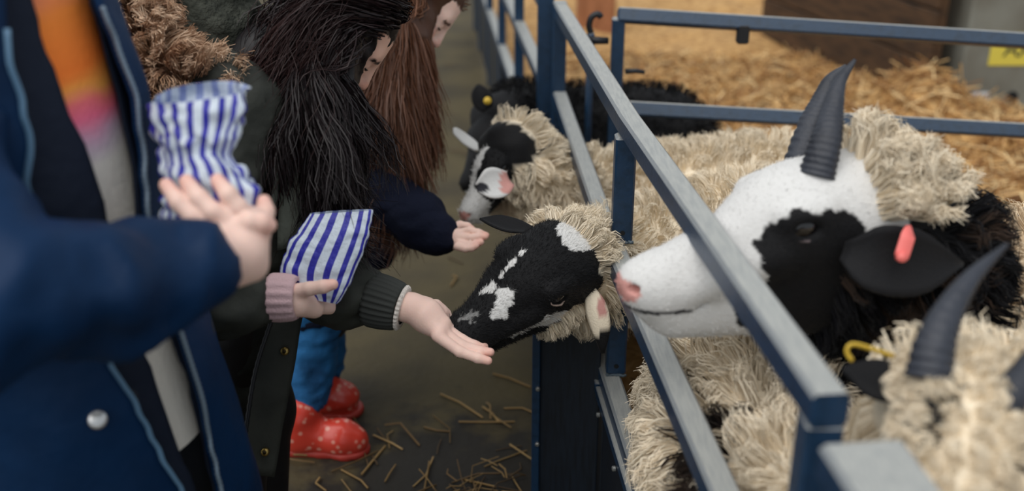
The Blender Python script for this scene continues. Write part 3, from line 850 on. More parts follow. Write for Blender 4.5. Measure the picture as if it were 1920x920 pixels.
# woolly throat and the crown behind the horns
lt = local(HB[0], RB, sB, oB)
mk = (lt[:, 0] < .04) & (lt[:, 2] < .0)
fleece('throat_wool', HB[0], HB[1], 7000, .045, .0010, rootB, mk, lambda V: np.where(noise(V * 20, 7)[:, None] > .35, DBROWN * 1.6, BLACK * 1.5), clump=160, droop=.6, curl=.006)
mk = (lt[:, 0] < .0) & (lt[:, 2] > .01) & (lt[:, 1] > -.08)
fleece('crown_wool', HB[0], HB[1], 8000, .055, .0010, rootB, mk, lambda V: full(V, CREAM * 1.02), clump=70, droop=.1, curl=.010, flow=vdir(.8, -.35, 0), conv=.75)
horn([at(1530, 332, 1.555), at(1549, 262, 1.555), at(1560, 205, 1.575), at(1574, 155, 1.59), at(1603, 112, 1.60)], .0275, rootB, M_horn, 24, .72, tipr=.10)
horn([at(1496, 318, 1.66), at(1522, 236, 1.675), at(1541, 188, 1.685), at(1556, 150, 1.69), at(1586, 122, 1.69)], .0265, rootB, M_horn, 22, .72, tipr=.10)
ear('ear', [at(1580, 470, 1.52), at(1640, 484, 1.49), at(1730, 494, 1.50), at(1804, 494, 1.53)], [.014, .048, .046, .004], rootB, M_fur, BLACK * 1.3, vdir(.0, .0, -1), .25)
ear('ear', [at(1560, 400, 1.76), at(1600, 400, 1.84), at(1640, 410, 1.90), at(1670, 420, 1.95)], [.025, .045, .040, .006], rootB, M_fur, BLACK * 1.3, vdir(.0, -1, -.2), .25)
a = at(1704, 438, 1.472); b_ = at(1690, 482, 1.470)
tg = spline([at(1702, 434, 1.505), at(1707, 436, 1.482), a, (a + b_) / 2, b_], 10)
V, F = sweep(tg, box_prof(.021, .004, .001), up=vdir(0, 0, -1)); tgo = obj('ear_tag', V, F, M_tagp, rootB); tag(tgo, 'pink plastic ear tag')
V, F = tube([b_ + vdir(0, 0, 1) * .006, b_ + vdir(0, 0, -1) * .006], [.0075, .0075], 12); obj('tag_stud', V, F, M_tagp, tgo)

# ---- C: cream ewe further along, white ear, face lowered past the rails
pollC, muzC = at(948, 294, 2.74), at(880, 396, 2.66)
RC, sC = head_frame(pollC, muzC, vdir(.55, .35, -.75), .232); oC = pollC
def colC(l, V):
    C = full(V, BLACK); x, y, z = l[:, 0], l[:, 1], l[:, 2]
    blaze = np.abs(y + .022 + .006 * noise(l * 40, 2)) < .020
    muz = x + .012 * noise(l * 40, 4) > .175
    return paint(C, [(blaze & (z > -.03), WHITE), (muz, WHITE), (np.hypot((x - .25) / .02, np.hypot(y / .02, (z + .045) / .015)) < 1, PINK), (x < -.07, CREAM)])
def cbC(V):
    c = cream(V); l = local(V, RC, sC, oC)
    c[(l[:, 0] > -.05 + .012 * noise(V * 40, 3)) & (l[:, 2] > -.01) & (np.linalg.norm(l, axis=1) < .17)] = BLACK
    return c
shC, hipC = V3(.42, 2.66, .50), V3(.86, 2.70, .49)
nkC = [V3(.34, 2.66, .50), V3(.17, 2.66, .525), V3(.07, 2.67, .575), oC + RC @ V3(-.02, .01, .0)]
rootC, HC, BC = make_sheep('cream curly-fleeced ewe with a white pink-edged ear, behind the feeding ewe', (.7, 2.68, 0), (RC, sC, oC),
    body_prims(hipC, shC, .175, nkC, [.14, .105, .09, .08]), colC, cbC, 35000, .045, .0012, res_h=.0065, clump=1200, curl=.006, bare=.07)
lt = local(HC[0], RC, sC, oC)
fuzz('face_coat', HC[0], HC[1], RC, sC, oC, 5000, .009, .0007, rootC, colC)
fleece('poll_wool', HC[0], HC[1], 5500, .035, .0012, rootC, ((lt[:, 0] < .055) & (lt[:, 2] < .005) & (lt[:, 1] > -.02)) | (lt[:, 0] < -.035), cream, clump=110, droop=.4, curl=.005)
def earC(V):
    q = pix(V); c = full(V, WHITE); c[(q[:, 0] > 938) & (q[:, 1] > 322) & (q[:, 1] < 362)] = PINK
    c[np.hypot((q[:, 0] - 905) / 14, (q[:, 1] - 352) / 10) < 1] = BLACK * 6
    return c
ear('ear', [at(956, 335, 2.60), at(938, 340, 2.57), at(916, 346, 2.55), at(893, 352, 2.55)], [.022, .040, .038, .012], rootC, M_fur, earC, vdir(.1, -.2, -1), .3)
ear('ear', [at(896, 282, 2.82), at(878, 266, 2.84), at(862, 252, 2.85), at(852, 240, 2.86)], [.014, .028, .024, .006], rootC, M_fur, WHITE, vdir(.1, -1, -.3), .3)

# ---- D: black sheep in the next pen, head out past the corner
pollD, muzD = at(934, 238, 3.28), at(876, 350, 3.16)
RD, sD = head_frame(pollD, muzD, vdir(.5, .4, -.7), .25); oD = pollD
rootD, HD, BD = make_sheep('all black sheep with a yellow ear tag behind the corner post', (.3, 3.42, 0), (RD, sD, oD),
    body_prims(V3(.52, 3.38, .48), V3(.20, 3.36, .49), .165, [V3(.16, 3.36, .50), V3(.06, 3.34, .55), oD + RD @ V3(-.02, 0, 0)], [.14, .125, .09]),
    lambda l, V: full(V, BLACK), lambda V: full(V, BLACK * 1.1), 11000, .028, .0011, res_h=.008, clump=1500)
ear('ear', [at(915, 205, 3.18), at(906, 190, 3.17), at(900, 172, 3.17), at(897, 158, 3.18)], [.018, .032, .028, .006], rootD, M_fur, BLACK * 1.4, vdir(.1, .2, -1), .3)
ear('ear', [at(960, 190, 3.34), at(975, 178, 3.38), at(992, 172, 3.42)], [.018, .034, .006], rootD, M_fur, BLACK * 1.4, vdir(.1, -1, -.3), .3)
c = at(914, 189, 3.13); V, F = tube([c + vdir(0, 0, 1) * .012, c + vdir(0, 0, -1) * .004], [.011, .012], 12); tag(obj('ear_tag', V, F, M_tagy, rootD), 'yellow ear tag')

# ---- E: horned sheep nearest the camera, looking down over the rail
pollE, muzE = at(1806, 776, 1.22), at(1720, 1090, 1.03)
RE, sE = head_frame(pollE, muzE, vdir(.86, .42, .05), .262); oE = pollE
def colE(l, V):
    x, y, z = l[:, 0], l[:, 1], l[:, 2]
    C = full(V, CREAM)
    return paint(C, [(blob(l, (.075, .06, .0), (.07, .045, .06), 3, .15, 30), BLACK), (blob(l, (.075, -.06, .0), (.07, .04, .06), 3, .15, 30), BLACK)])
shE, hipE = V3(.80, 1.18, .66), V3(1.35, 1.25, .64)
nkE = [V3(.76, 1.17, .68), V3(.68, 1.15, .76), oE + RE @ V3(-.08, 0, -.06) * sE]
rootE, HE, BE = make_sheep('pale woolly sheep with two black horns bowing its head, nearest the viewer', (1.05, 1.2, 0), (RE, sE, oE),
    body_prims(hipE, shE, .185, nkE, [.16, .12, .07]), colE, cream, 15000, .05, .0015, res_h=.007, clump=700)
lt = local(HE[0], RE, sE, oE)
mk = (lt[:, 2] > -.03) & (lt[:, 0] < .20)
fleece('crown_wool', HE[0], HE[1], 10000, .016, .0007, rootE, mk, lambda V: full(V, CREAM * 1.06), clump=260, droop=.3, curl=.003, flow=vdir(-.1, 1, 0), conv=.6)
horn([at(1742, 712, 1.17), at(1752, 650, 1.175), at(1778, 585, 1.19), at(1822, 520, 1.21), at(1888, 458, 1.235)], .0265, rootE, M_horn, 14, .85, tipr=.10)
horn([at(1862, 778, 1.15), at(1888, 745, 1.15), at(1918, 705, 1.16), at(1960, 640, 1.18), at(2030, 570, 1.21)], .0265, rootE, M_horn, 14, .85, tipr=.10)
ear('ear', [at(1712, 740, 1.24), at(1672, 722, 1.26), at(1630, 702, 1.28), at(1580, 690, 1.30)], [.02, .034, .03, .005], rootE, M_fur, BLACK * 1.3, vdir(.0, -.7, -.7), .3)
ear('ear', [at(1900, 830, 1.16), at(1940, 830, 1.16), at(1990, 828, 1.17)], [.02, .034, .005], rootE, M_fur, BLACK * 1.3, vdir(.0, -.7, -.7), .3)
tp = spline([at(1598, 676, 1.262), at(1588, 660, 1.262), at(1592, 648, 1.262), at(1606, 646, 1.262), at(1640, 656, 1.262), at(1676, 668, 1.262)], 20)
V, F = tube(tp, .0042, 8, .6); tag(obj('ear_tag', V, F, M_tagy, rootE), 'curled yellow ear tag')

# ---- G: cream and dark brown sheep standing along the hurdle under the ram's neck
pollG, muzG = V3(.47, 1.02, .52), V3(.45, .86, .32)
RG, sG = head_frame(pollG, muzG, V3(1, 0, 0), .262); oG = pollG
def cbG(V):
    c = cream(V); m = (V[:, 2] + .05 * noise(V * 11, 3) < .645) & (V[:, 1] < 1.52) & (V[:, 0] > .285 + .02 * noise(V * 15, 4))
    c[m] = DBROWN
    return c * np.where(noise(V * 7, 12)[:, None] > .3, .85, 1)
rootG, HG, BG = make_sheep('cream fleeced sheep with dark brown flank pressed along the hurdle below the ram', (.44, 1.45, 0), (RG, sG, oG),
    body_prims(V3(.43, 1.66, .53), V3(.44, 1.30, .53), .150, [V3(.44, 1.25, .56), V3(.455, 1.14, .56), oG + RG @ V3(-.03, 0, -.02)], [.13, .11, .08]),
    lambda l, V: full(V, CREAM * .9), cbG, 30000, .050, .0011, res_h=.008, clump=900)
for sd in (-1, 1):
    e0_ = oG + RG @ V3(-.01, sd * .06, .01); ear('ear', [e0_, e0_ + V3(sd * .03, .0, .01), e0_ + V3(sd * .08, 0, -.005)], [.015, .03, .004], rootG, M_fur, CREAM * .8, V3(0, -1, .5), .3)
# ================================================================== PEOPLE
M_skin = mat('skin', (1, 1, 1), .5, attr=True, bump=(220, .08), sss=.12, spec=.35)
M_hair_dark = mat('dark_hair', (1, 1, 1), .45, attr=True, spec=.3)
M_parka = mat('parka_cloth', srgb(54, 56, 51), .75, bump=(45, .25), vary=(9, srgb(38, 40, 37), .4, .7), spec=.3)
M_parka_in = mat('hood_lining', srgb(82, 84, 76), .95, bump=(120, 1.0), vary=(30, srgb(56, 58, 52), .4, .65), spec=.1)
M_lapel = mat('lapel_lining', srgb(88, 92, 84), .8, bump=(60, .3), spec=.3)
M_rib = mat('ribbed_knit', srgb(64, 66, 64), .9, spec=.1)
M_pinkrib = mat('pink_knit', srgb(208, 176, 180), .95, bump=(300, .4), spec=.1)
M_navy = mat('navy_shell', srgb(0, 42, 80), .55, bump=(26, .3), vary=(5, srgb(0, 31, 62), .35, .7), spec=.2)
M_lining = mat('dark_navy_lining', srgb(22, 30, 46), .7, bump=(40, .3), spec=.2)
M_tape = mat('blue_zip_tape', srgb(84, 118, 146), .5)
M_teeth = mat('zip_teeth', srgb(120, 138, 154), .4, .3)
M_snap = mat('silver_snap', srgb(206, 206, 206), .3, .8)
M_brass = mat('brass_snap', srgb(150, 128, 74), .3, .9)
M_brassd = mat('dark_brass', srgb(50, 42, 26), .4, .8)
M_coat3 = mat('navy_wool_coat', srgb(24, 28, 44), .9, bump=(90, .3), spec=.1)
M_jeans = mat('denim', srgb(22, 96, 150), .85, bump=(120, .25), vary=(8, srgb(14, 70, 116), .4, .7), aniso_scale=(2, 2, 1))
M_trouser = mat('dark_trousers', srgb(30, 34, 44), .85, bump=(60, .2))
M_trim = mat('white_trim', srgb(222, 214, 206), .9, bump=(200, .5))
M_eyew = mat('eye_white', srgb(220, 214, 210), .2)
SKIN, LIP, BLUSH = np.array(srgb(240, 204, 190)), np.array(srgb(196, 120, 112)), np.array(srgb(230, 158, 142))

def wrinkle(V, F, amp, scale, seed=0, o=2):
    N = vnormals(V, F); n = 1 - np.abs(fbm(V * np.asarray(scale), o, seed)) * 1.6
    return V + N * (amp * n)[:, None]
def face_prims():
    P = [ell((-.012, 0, .032), (.098, .078, .088), k=.03), ell((.022, 0, -.03), (.066, .060, .085), k=.03), ell((.058, 0, -.098), (.026, .026, .02), k=.025),
         cone((-.03, 0, -.06), (-.055, 0, -.19), .052, .052, .03),
         cone((.086, 0, .012), (.104, 0, -.032), .008, .0125, .012), cone((.07, -.035, .022), (.07, .035, .022), .014, .014, .02)]
    for s in (-1, 1):
        P += [ell((.096, s * .011, -.036), (.009, .008, .007), k=.006), ell((.062, s * .036, -.035), (.022, .022, .024), k=.02),
              ell((-.005, s * .080, -.012), (.018, .007, .030), k=.008),
              cone((.02, s * .052, -.05), (.05, s * .018, -.098), .02, .016, .02)]
    for s in (-1, 1): P += [ell((.094, s * .031, -.002), (.016, .017, .011), k=.01, op='s')]
    for s in (-1, 1): P += [ell((.073, s * .031, -.003), (.0135, .015, .0125), k=.004)]
    P += [cone((.082, -.017, -.069), (.082, .017, -.069), .0055, .0055, .006), cone((.081, -.014, -.079), (.081, .014, -.079), .0065, .0065, .006),
          cone((.094, -.016, -.0735), (.094, .016, -.0735), .003, .003, .004, 's')]
    return P
def face_col(l, scalp):
    C = full(l, SKIN); x, y, z = l[:, 0], l[:, 1], l[:, 2]
    C[(x > .075) & (np.abs(y) < .02) & (z < -.063) & (z > -.086)] = LIP
    cheek = np.hypot((x - .07) / .03, np.hypot((np.abs(y) - .038) / .025, (z + .035) / .025)) < 1; C[cheek] = (SKIN * .6 + BLUSH * .4)
    C[(x > .1) & (z < -.02)] = SKIN * .6 + BLUSH * .4
    C[(np.abs(z - .018 - .004 * np.cos(y * 60)) < .004) & (np.abs(np.abs(y) - .032) < .018) & (x > .06)] = scalp * 1.5
    sc = (z > .065 - .9 * np.clip(x - .03, -1, 0) * -1 * 0) & (x < .085) & (z > .045 + (x - .05) * .5) | ((x < -.005) & (z > -.06) & (np.abs(y) < .079))
    C[sc] = scalp
    return C
def human_frame(fwd, up):
    f = nrm(fwd); u = np.asarray(up, float); u = nrm(u - f * (u @ f)); return np.stack([f, np.cross(u, f), u], 1)
def eyes(R, s, o, root, iris=(40, 26, 18)):
    mi = mat('iris', srgb(*iris), .15)
    ml = mat('lashes', srgb(20, 14, 12), .6)
    for sd in (-1, 1):
        # narrow lid opening with lashes, eyes cast down
        c = o + s * R @ V3(.0845, sd * .031, -.0075)
        V, F = implicit([([ell(c, V3(.0035, .0095, .0028) * s, R, 0)], 0)], .0012); obj('eye', V, F, mi, root)
        P = [o + s * R @ V3(.0875 - 14 * (t * .011) ** 2 * 4, sd * .031 + t * .012, -.0055 - .0015 * abs(t)) for t in np.linspace(-1, 1, 7)]
        V, F = tube(P, .0011 * s, 5); obj('lashes', V, F, ml, root)
def digits(spec, k=.004):
    """spec: list of (points, radii) -> prim list of finger chains"""
    P = []
    for pts, rad in spec: P += chain(pts, rad, k)
    return P
def hand_mesh(palm, fingers, res=.0023, kp=.006):
    V, F = implicit([(palm, 0)], res, fingers=[digits([f]) for f in fingers], kf=kp)
    C = full(V, SKIN)
    for pts, rad in fingers:
        d = np.linalg.norm(V - pts[-1], axis=1); m = np.clip(1 - d / (rad[-1] * 2.6), 0, 1)[:, None]; C = C * (1 - .6 * m) + BLUSH * .6 * m
    C = C * (1 + .05 * noise(V * 60, 3)[:, None])
    return V, F, C
def hair_sim(n, R, s, o, steps, seg, cols, root_test, grav=.35, colliders=(), wave=.006, part=0.0, rad=.0009, seed=1, sway=None, endtint=None, lenvar=.35, release=-.005, release_r=None):
    r_ = np.random.default_rng(seed); pts = []
    while len(pts) < n:
        u = nrm(r_.normal(0, 1, (n * 3, 3))); p = u * np.array([.103, .083, .094]) + np.array([-.012, 0, .032])
        pts.extend(p[root_test(p)].tolist())
    l = np.array(pts[:n]); N = nrm((l - np.array([-.012, 0, .032])) / np.array([.103, .083, .094]) ** 2)
    side = np.where(l[:, 1] > part, 1.0, -1.0)
    d = np.stack([-.75 + 0 * side, side * .5, -.35 + 0 * side], 1); d = nrm(d - N * (d * N).sum(1, keepdims=True)) + N * .18
    P = o + s * l @ R.T; D = nrm(d @ R.T); NW = N @ R.T
    out = [P - NW * .004]; g = np.array([0, 0, -1.0]) if sway is None else nrm(V3(*sway))
    clk = r_.integers(0, max(6, n // 80), n); ph = r_.uniform(0, 6.28, n // 80 + 7)[clk]; fr = r_.uniform(.5, 1.0, n // 80 + 7)[clk]
    L = (1 - lenvar * r_.random(n)) * (1 - .25 * r_.random(n // 80 + 7)[clk])
    cofs = r_.normal(0, 1, (n // 80 + 7, 3))[clk]
    for k in range(steps):
        lp = (P - o) @ R / s; hold = (lp[:, 0] > np.where(lp[:, 1] < part, release if release_r is None else release_r, release)) & (lp[:, 2] > -.05) & (np.linalg.norm(lp, axis=1) < .16)
        hold |= (lp[:, 2] > .045) & (lp[:, 0] > -.05) & (np.linalg.norm(lp, axis=1) < .16)
        nl = nrm((lp - np.array([-.012, 0, .032])) / np.array([.103, .083, .094]) ** 2)
        cd = np.stack([np.full(n, -.75), .5 * np.sign(lp[:, 1] - part), np.full(n, -.45)], 1); cd = nrm(cd - nl * (cd * nl).sum(1, keepdims=True)) @ R.T
        D = np.where(hold[:, None], nrm(D * .5 + cd * .5), nrm(D * (1 - grav) + g * grav + .012 * r_.normal(0, 1, (n, 3)) + .032 * cofs * min(1, k / 6)))
        q = P + D * (seg * (.45 if k < 8 else 1.3) * L)[:, None]
        lq = (q - o) @ R / s - np.array([-.012, 0, .032]); e = np.array([.108, .090, .099]) * (1 + .05 * r_.random((n, 1)))
        m = np.linalg.norm(lq / e, axis=1)
        ins = m < 1; lq[ins] = lq[ins] / m[ins, None]
        q[ins] = o + s * (lq[ins] + np.array([-.012, 0, .032])) @ R.T
        for a, b, rr in colliders:
            ba = b - a; t = np.clip((q - a) @ ba / (ba @ ba), 0, 1); v = q - a - t[:, None] * ba; dd = np.linalg.norm(v, axis=1); ins = dd < rr
            q[ins] += v[ins] / dd[ins, None] * (rr - dd[ins])[:, None]
        D = nrm(q - P); P = q
        a = ph + fr * k * 1.1; am = wave * min(1, k / 5)
        out.append(P + np.stack([np.sin(a), np.cos(a * .9 + 1), 0 * a], 1) * am)
    P = np.stack(out, 1)
    r = rad * s * np.linspace(1, .45, steps + 1)[None] * r_.uniform(.7, 1.4, (n, 1))
    V, F = ribbons(P, r)
    c = np.asarray(cols)[r_.integers(0, len(cols), n)] * r_.uniform(.85, 1.12, (n, 1)); C = np.repeat(c[:, None], steps + 1, 1)
    if endtint is not None:
        t = np.linspace(0, 1, steps + 1)[None, :, None] ** 1.5; C = C * (1 - .7 * t) + np.asarray(endtint) * .7 * t
    return V, F, np.repeat(C.reshape(-1, 3), 2, 0)
def rib_cuff(name, a, b, ra, rb, n, m, root, depth=.07, flat=1.0):
    a = np.asarray(a); b = np.asarray(b); M = frame_z(b - a); k = n * 4; rows = []
    th = np.arange(k) * 2 * math.pi / k
    for t in np.linspace(0, 1, 9):
        bulge = 1 + .05 * math.sin(math.pi * t)
        r = (ra + (rb - ra) * t) * bulge * (1 + depth * np.cos(th * n) * (1 if 0 < t < 1 else .3))
        rows.append(a + (b - a) * t + np.stack([r * np.cos(th), r * np.sin(th) * flat], 1) @ M[:, :2].T)
    rows.insert(0, a + (rows[0] - a) * .8); rows.append(b + (rows[-1] - b) * .80)
    V = np.concatenate(rows); F = grid_faces(len(rows), k, True)
    return obj(name, V, F, m, root)
def sheet(rows, m_, name, root, nu=10, nv=14, t=.004, bulge=0.0, seed=0, wav=.002):
    """cloth panel lofted between left and right edge polylines (world points)"""
    Lp = spline([r[0] for r in rows], nv); Rp = spline([r[1] for r in rows], nv)
    u = np.linspace(0, 1, nu)[None, :, None]
    V = (Lp[:, None] * (1 - u) + Rp[:, None] * u)
    V = V - FWD * (bulge * np.sin(math.pi * u)); V = V.reshape(-1, 3)
    V = V - FWD[None] * (wav * fbm(V * 18, 2, seed))[:, None]
    F = grid_faces(nv, nu)[:, ::-1]
    Vt, Ft = thicken(V, F, t)
    return obj(name, Vt, Ft, m_, root)

# striped paper bag ---------------------------------------------------
def stripe_mat(name, n, blue, white, fac=.44):
    m = mat(name, white, .42, bump=(70, .35), spec=.4); nt = m.node_tree; N = nt.nodes; L = nt.links
    uv = N.new('ShaderNodeUVMap'); sx = N.new('ShaderNodeSeparateXYZ'); L.new(uv.outputs[0], sx.inputs[0])
    mu = N.new('ShaderNodeMath'); mu.operation = 'MULTIPLY'; mu.inputs[1].default_value = n; L.new(sx.outputs['X'], mu.inputs[0])
    fr = N.new('ShaderNodeMath'); fr.operation = 'FRACT'; L.new(mu.outputs[0], fr.inputs[0])
    lt = N.new('ShaderNodeMath'); lt.operation = 'LESS_THAN'; lt.inputs[1].default_value = fac; L.new(fr.outputs[0], lt.inputs[0])
    mx = N.new('ShaderNodeMix'); mx.data_type = 'RGBA'; mx.inputs[6].default_value = (*white, 1); mx.inputs[7].default_value = (*blue, 1)
    L.new(lt.outputs[0], mx.inputs[0]); L.new(mx.outputs[2], N['Principled BSDF'].inputs['Base Color'])
    return m
def bag(label, rows, n_st, crum, seed, base):
    """rows: (left px, right px, cy_left, cy_right, z, half depth, back rise px)"""
    root = thing('paper_bag', base, label, 'paper bag', 'striped feed bags')
    k = 72; nr = 40
    A = spline(np.array(rows, float), nr); th = np.arange(k + 1) * 2 * math.pi / k
    V = []; U = []
    for i, (xl, xr, yl, yr, z, hd, rise) in enumerate(A):
        c = np.cos(th); s_ = np.sin(th)
        px = (xl + xr) / 2 - (xr - xl) / 2 * c; py = (yl + yr) / 2 - (yr - yl) / 2 * c
        dep = -hd * np.sign(s_) * np.abs(s_) ** .8
        py = py - rise * np.clip(-s_, 0, 1) + rise * .35 * np.clip(s_, 0, 1)
        V.append(np.stack([at(a, b_, z + d) for a, b_, d in zip(px, py, dep)])); U.append(np.stack([th / (2 * math.pi), np.full(k + 1, i / nr)], 1))
    V = np.concatenate(V); U = np.concatenate(U); F = grid_faces(nr, k + 1)
    N = vnormals(V, F)
    V = V + N * (crum * (1 - 2 * np.abs(fbm(V * 26, 3, seed))) * .5)[:, None]
    V = V.reshape(nr, k + 1, 3); V[:, -1] = V[:, 0]; V = V.reshape(-1, 3)
    outer = stripe_mat('striped_paper', n_st, srgb(44, 44, 158), srgb(206, 216, 228))
    inner = stripe_mat('paper_inside', n_st, srgb(134, 148, 196), srgb(196, 208, 224))
    o = obj('paper', V, F, outer, root, uv=U)
    N = vnormals(V, F)
    sgn = -np.sign(np.mean((N * (V - V.mean(0))).sum(1)))
    top = slice(0, 18 * (k + 1)); Fi = grid_faces(18, k + 1)[:, ::-1]
    obj('inside', (V + N * (.0012 * sgn))[top], Fi, inner, root, uv=U[top])
    # closed bottom
    last = V.reshape(nr, k + 1, 3)[-1][:-1]; Vb_ = np.concatenate([last, [last.mean(0)]]); obj('base_fold', Vb_, [[i, (i + 1) % k, k] for i in range(k)], inner, root)
    return root

# ------------------------------------------------------------------ girl in the dark parka
root2 = thing('person', (at(430, 700, 2.08)[0], at(430, 700, 2.08)[1], 0), 'girl in dark fur-hooded parka feeding the ewe from her open hand', 'person', 'children feeding sheep')
hc2 = at(640, 58, 2.0); R2 = human_frame(vdir(.58, .76, .25), vdir(.80, -.60, 0)); s2 = 1.0
P = xf_prims(face_prims(), R2, s2, hc2)
nb2 = hc2 + R2 @ V3(-.045, 0, -.15)
P += [cone(nb2, at(460, 260, 2.05), .052, .10, .05), cone(at(460, 260, 2.05), at(440, 640, 2.08), .11, .11, .05)]
base2 = at(440, 640, 2.08)
gy = base2[1]; gx = base2[0]
for sx, sy in ((-.02, -.07), (.0, .08)):
    P += chain([V3(gx + sx, gy + sy, .62), V3(gx + sx + .02, gy + sy, .35), V3(gx + sx, gy + sy, .06)], [.085, .06, .045], .04)
Vb2, Fb2 = implicit([(P, 0)], .006)
C2 = face_col(local(Vb2, R2, s2, hc2), np.array(srgb(30, 22, 22))) * np.array([.92, .80, .72])
far = np.linalg.norm(Vb2 - hc2, axis=1) > .135; far &= (local(Vb2, R2, s2, hc2)[:, 0] < .03) | (np.linalg.norm(Vb2 - hc2, axis=1) > .165); C2[far] = np.array(srgb(34, 32, 34))
# open hand under the ewe's muzzle
hz = lambda x, y, z=1.925: at(x, y, z)
palm = chain([hz(740, 573, 1.945), hz(772, 577, 1.94), hz(800, 592), hz(824, 611, 1.92)], [.0265, .0265, .029, .0235], .012)
palm += [cone(hz(800, 580, 1.945), hz(826, 586, 1.965), .022, .015, .012), cone(hz(800, 600), hz(824, 622, 1.90), .021, .0145, .012)]
fing = [([hz(826, 610, 1.925), hz(866, 637, 1.915), hz(890, 648, 1.912), hz(904, 652, 1.91)], [.0120, .0103, .0098, .0085]),
        ([hz(824, 619, 1.908), hz(866, 648, 1.900), hz(900, 658, 1.898), hz(919, 660, 1.897)], [.0120, .0103, .0096, .0082]),
        ([hz(820, 629, 1.893), hz(862, 659, 1.885), hz(896, 671, 1.883), hz(915, 676, 1.882)], [.0115, .0098, .0090, .0078]),
        ([hz(844, 616, 1.945), hz(876, 636, 1.945), hz(894, 645, 1.945), hz(908, 650, 1.945)], [.0115, .0098, .0092, .0080]),
        ([hz(816, 575, 1.965), hz(834, 590, 1.975), hz(845, 606, 1.975), hz(850, 620, 1.970)], [.0150, .0125, .0110, .0090])]
hA1 = hand_mesh(palm, fing)
# hand gripping the paper bag
palm = chain([at(520, 556, 1.80), at(556, 560, 1.80), at(588, 572, 1.84)], [.024, .0235, .020], .012) + [cone(at(560, 572, 1.80), at(590, 580, 1.83), .019, .014, .012)]
fing = [([at(556, 546, 1.785), at(580, 541, 1.772), at(606, 537, 1.766), at(624, 533, 1.768)], [.0140, .0120, .0115, .0095])]
for i, (dx, dz) in enumerate(((0, 0), (8, .016), (12, .032), (8, .048))):
    fing.append(([at(588, 578, 1.84 + dz * .4), at(606 + dx, 578, 1.875 + dz * .5), at(612 + dx, 566 - 12 * i, 1.90 + dz * .4), at(600, 552 - 14 * i, 1.925)], [.0115, .0100, .0095, .008]))
hA2 = hand_mesh(palm, fing)
V, F, C = join((Vb2, Fb2, C2), hA1, hA2)
obj('body', V, F, M_skin, root2, cols=C)
eyes(R2, s2, hc2, root2)
HC = [srgb(28, 21, 23), srgb(34, 25, 27), srgb(22, 18, 21), srgb(40, 29, 30)]
cap_test = lambda p: (p[:, 0] < .058) & (p[:, 2] > -.035 + .0 * p[:, 0]) & ~((p[:, 0] > .025) & (p[:, 2] < .05))
torso_col = [(at(470, 240, 2.0), at(455, 480, 2.06), .15)]
parts = [hair_sim(5200, R2, s2, hc2, 22, .026, HC, cap_test, .26, torso_col, .012, .015, .0012, 3, sway=(-.08, -.06, -1), endtint=srgb(58, 34, 32), release_r=.045),
         hair_sim(1200, R2, s2, hc2, 18, .026, HC, lambda p: (p[:, 1] < -.03) & (p[:, 0] < .035) & (p[:, 2] > -.02), .3, torso_col, .014, -.01, .0010, 8, sway=(-.35, -.25, -1), endtint=srgb(70, 42, 38)),
         hair_sim(250, R2, s2, hc2, 20, .025, HC, lambda p: (p[:, 0] < -.01) & (p[:, 2] > -.02), .2, torso_col, .02, -.01, .0005, 9, sway=(0, -.1, -1), endtint=srgb(70, 44, 40))]
bm = [ell(hc2 + R2 @ V3(-.025, 0, .036), (.097, .089, .094), R2, k=.03), cone(at(596, 95, 1.98), at(585, 200, 1.95), .080, .062, .05), cone(at(585, 200, 1.95), at(612, 330, 1.93), .062, .028, .05), cone(at(560, 120, 1.99), at(530, 230, 1.95), .06, .03, .04)]
V, F = implicit([(bm, 0)], .006); V = wrinkle(V, F, .012, (26, 26, 7), 91, 3)
lq = local(V, R2, s2, hc2)
fleece('hair_locks', V, F, 6500, .19, .0010, root2, (np.linalg.norm(lq, axis=1) > .118) & (lq[:, 2] < .02), lambda p: full(p, srgb(30, 22, 24)) * (1 + .5 * np.clip((.95 - p[:, 2:3]) * 3, 0, 1) * np.array([1.2, .7, .7])), clump=70, droop=1.5, curl=.012, seg=9, conv=.5, bulge=.04, stick=.12, ruffle=.2, mat_=M_hair_dark)
parts.append((V, F, full(V, srgb(24, 18, 20))))
V, F, C = join(*parts); tag(obj('hair', V, F, M_hair_dark, root2, cols=C), 'long wavy dark brown hair')

# the parka
pk = [cone(at(456, 250, 2.06), at(450, 470, 2.07), .135, .140, .05), cone(at(450, 470, 2.07), at(408, 740, 2.08), .140, .115, .05), cone(at(408, 740, 2.08), at(384, 900, 2.08), .115, .095, .05),
      cone(at(440, 205, 1.92), at(470, 205, 2.18), .095, .09, .05), cone(at(400, 60, 2.06), at(450, 220, 2.06), .09, .12, .06)]
pk_arm1 = chain([at(440, 215, 1.90), at(372, 430, 1.83), at(360, 545, 1.80), at(420, 560, 1.79), at(470, 558, 1.797)], [.085, .070, .064, .054, .046], .035)
pk_arm2 = chain([at(490, 215, 2.15), at(560, 440, 2.08), at(606, 528, 2.005), at(644, 545, 1.98), at(668, 552, 1.97)], [.085, .070, .064, .056, .050], .035)
pk_hem = at(470, 888, 1.96)[2]
V, F = implicit([(pk, 0), (pk_arm1, .03), (pk_arm2, .03)], .008, clip=lambda X: pk_hem - X[..., 2])
V = wrinkle(V, F, .012, (11, 11, 15), 21, 3); V = relax(V, F, 1, .4)
parka = obj('parka', V, F, M_parka, root2)
tag(parka, 'dark green-black hooded parka')
fl_rows = [(at(540, 560, 1.925), at(575, 560, 1.935)), (at(503, 610, 1.905), at(566, 600, 1.93)), (at(474, 712, 1.905), at(549, 705, 1.93)), (at(457, 808, 1.91), at(529, 806, 1.935)), (at(452, 882, 1.92), at(515, 894, 1.945))]
sheet(fl_rows, M_parka, 'front_flap', root2, 10, 22, .006, .008, 5, .004)
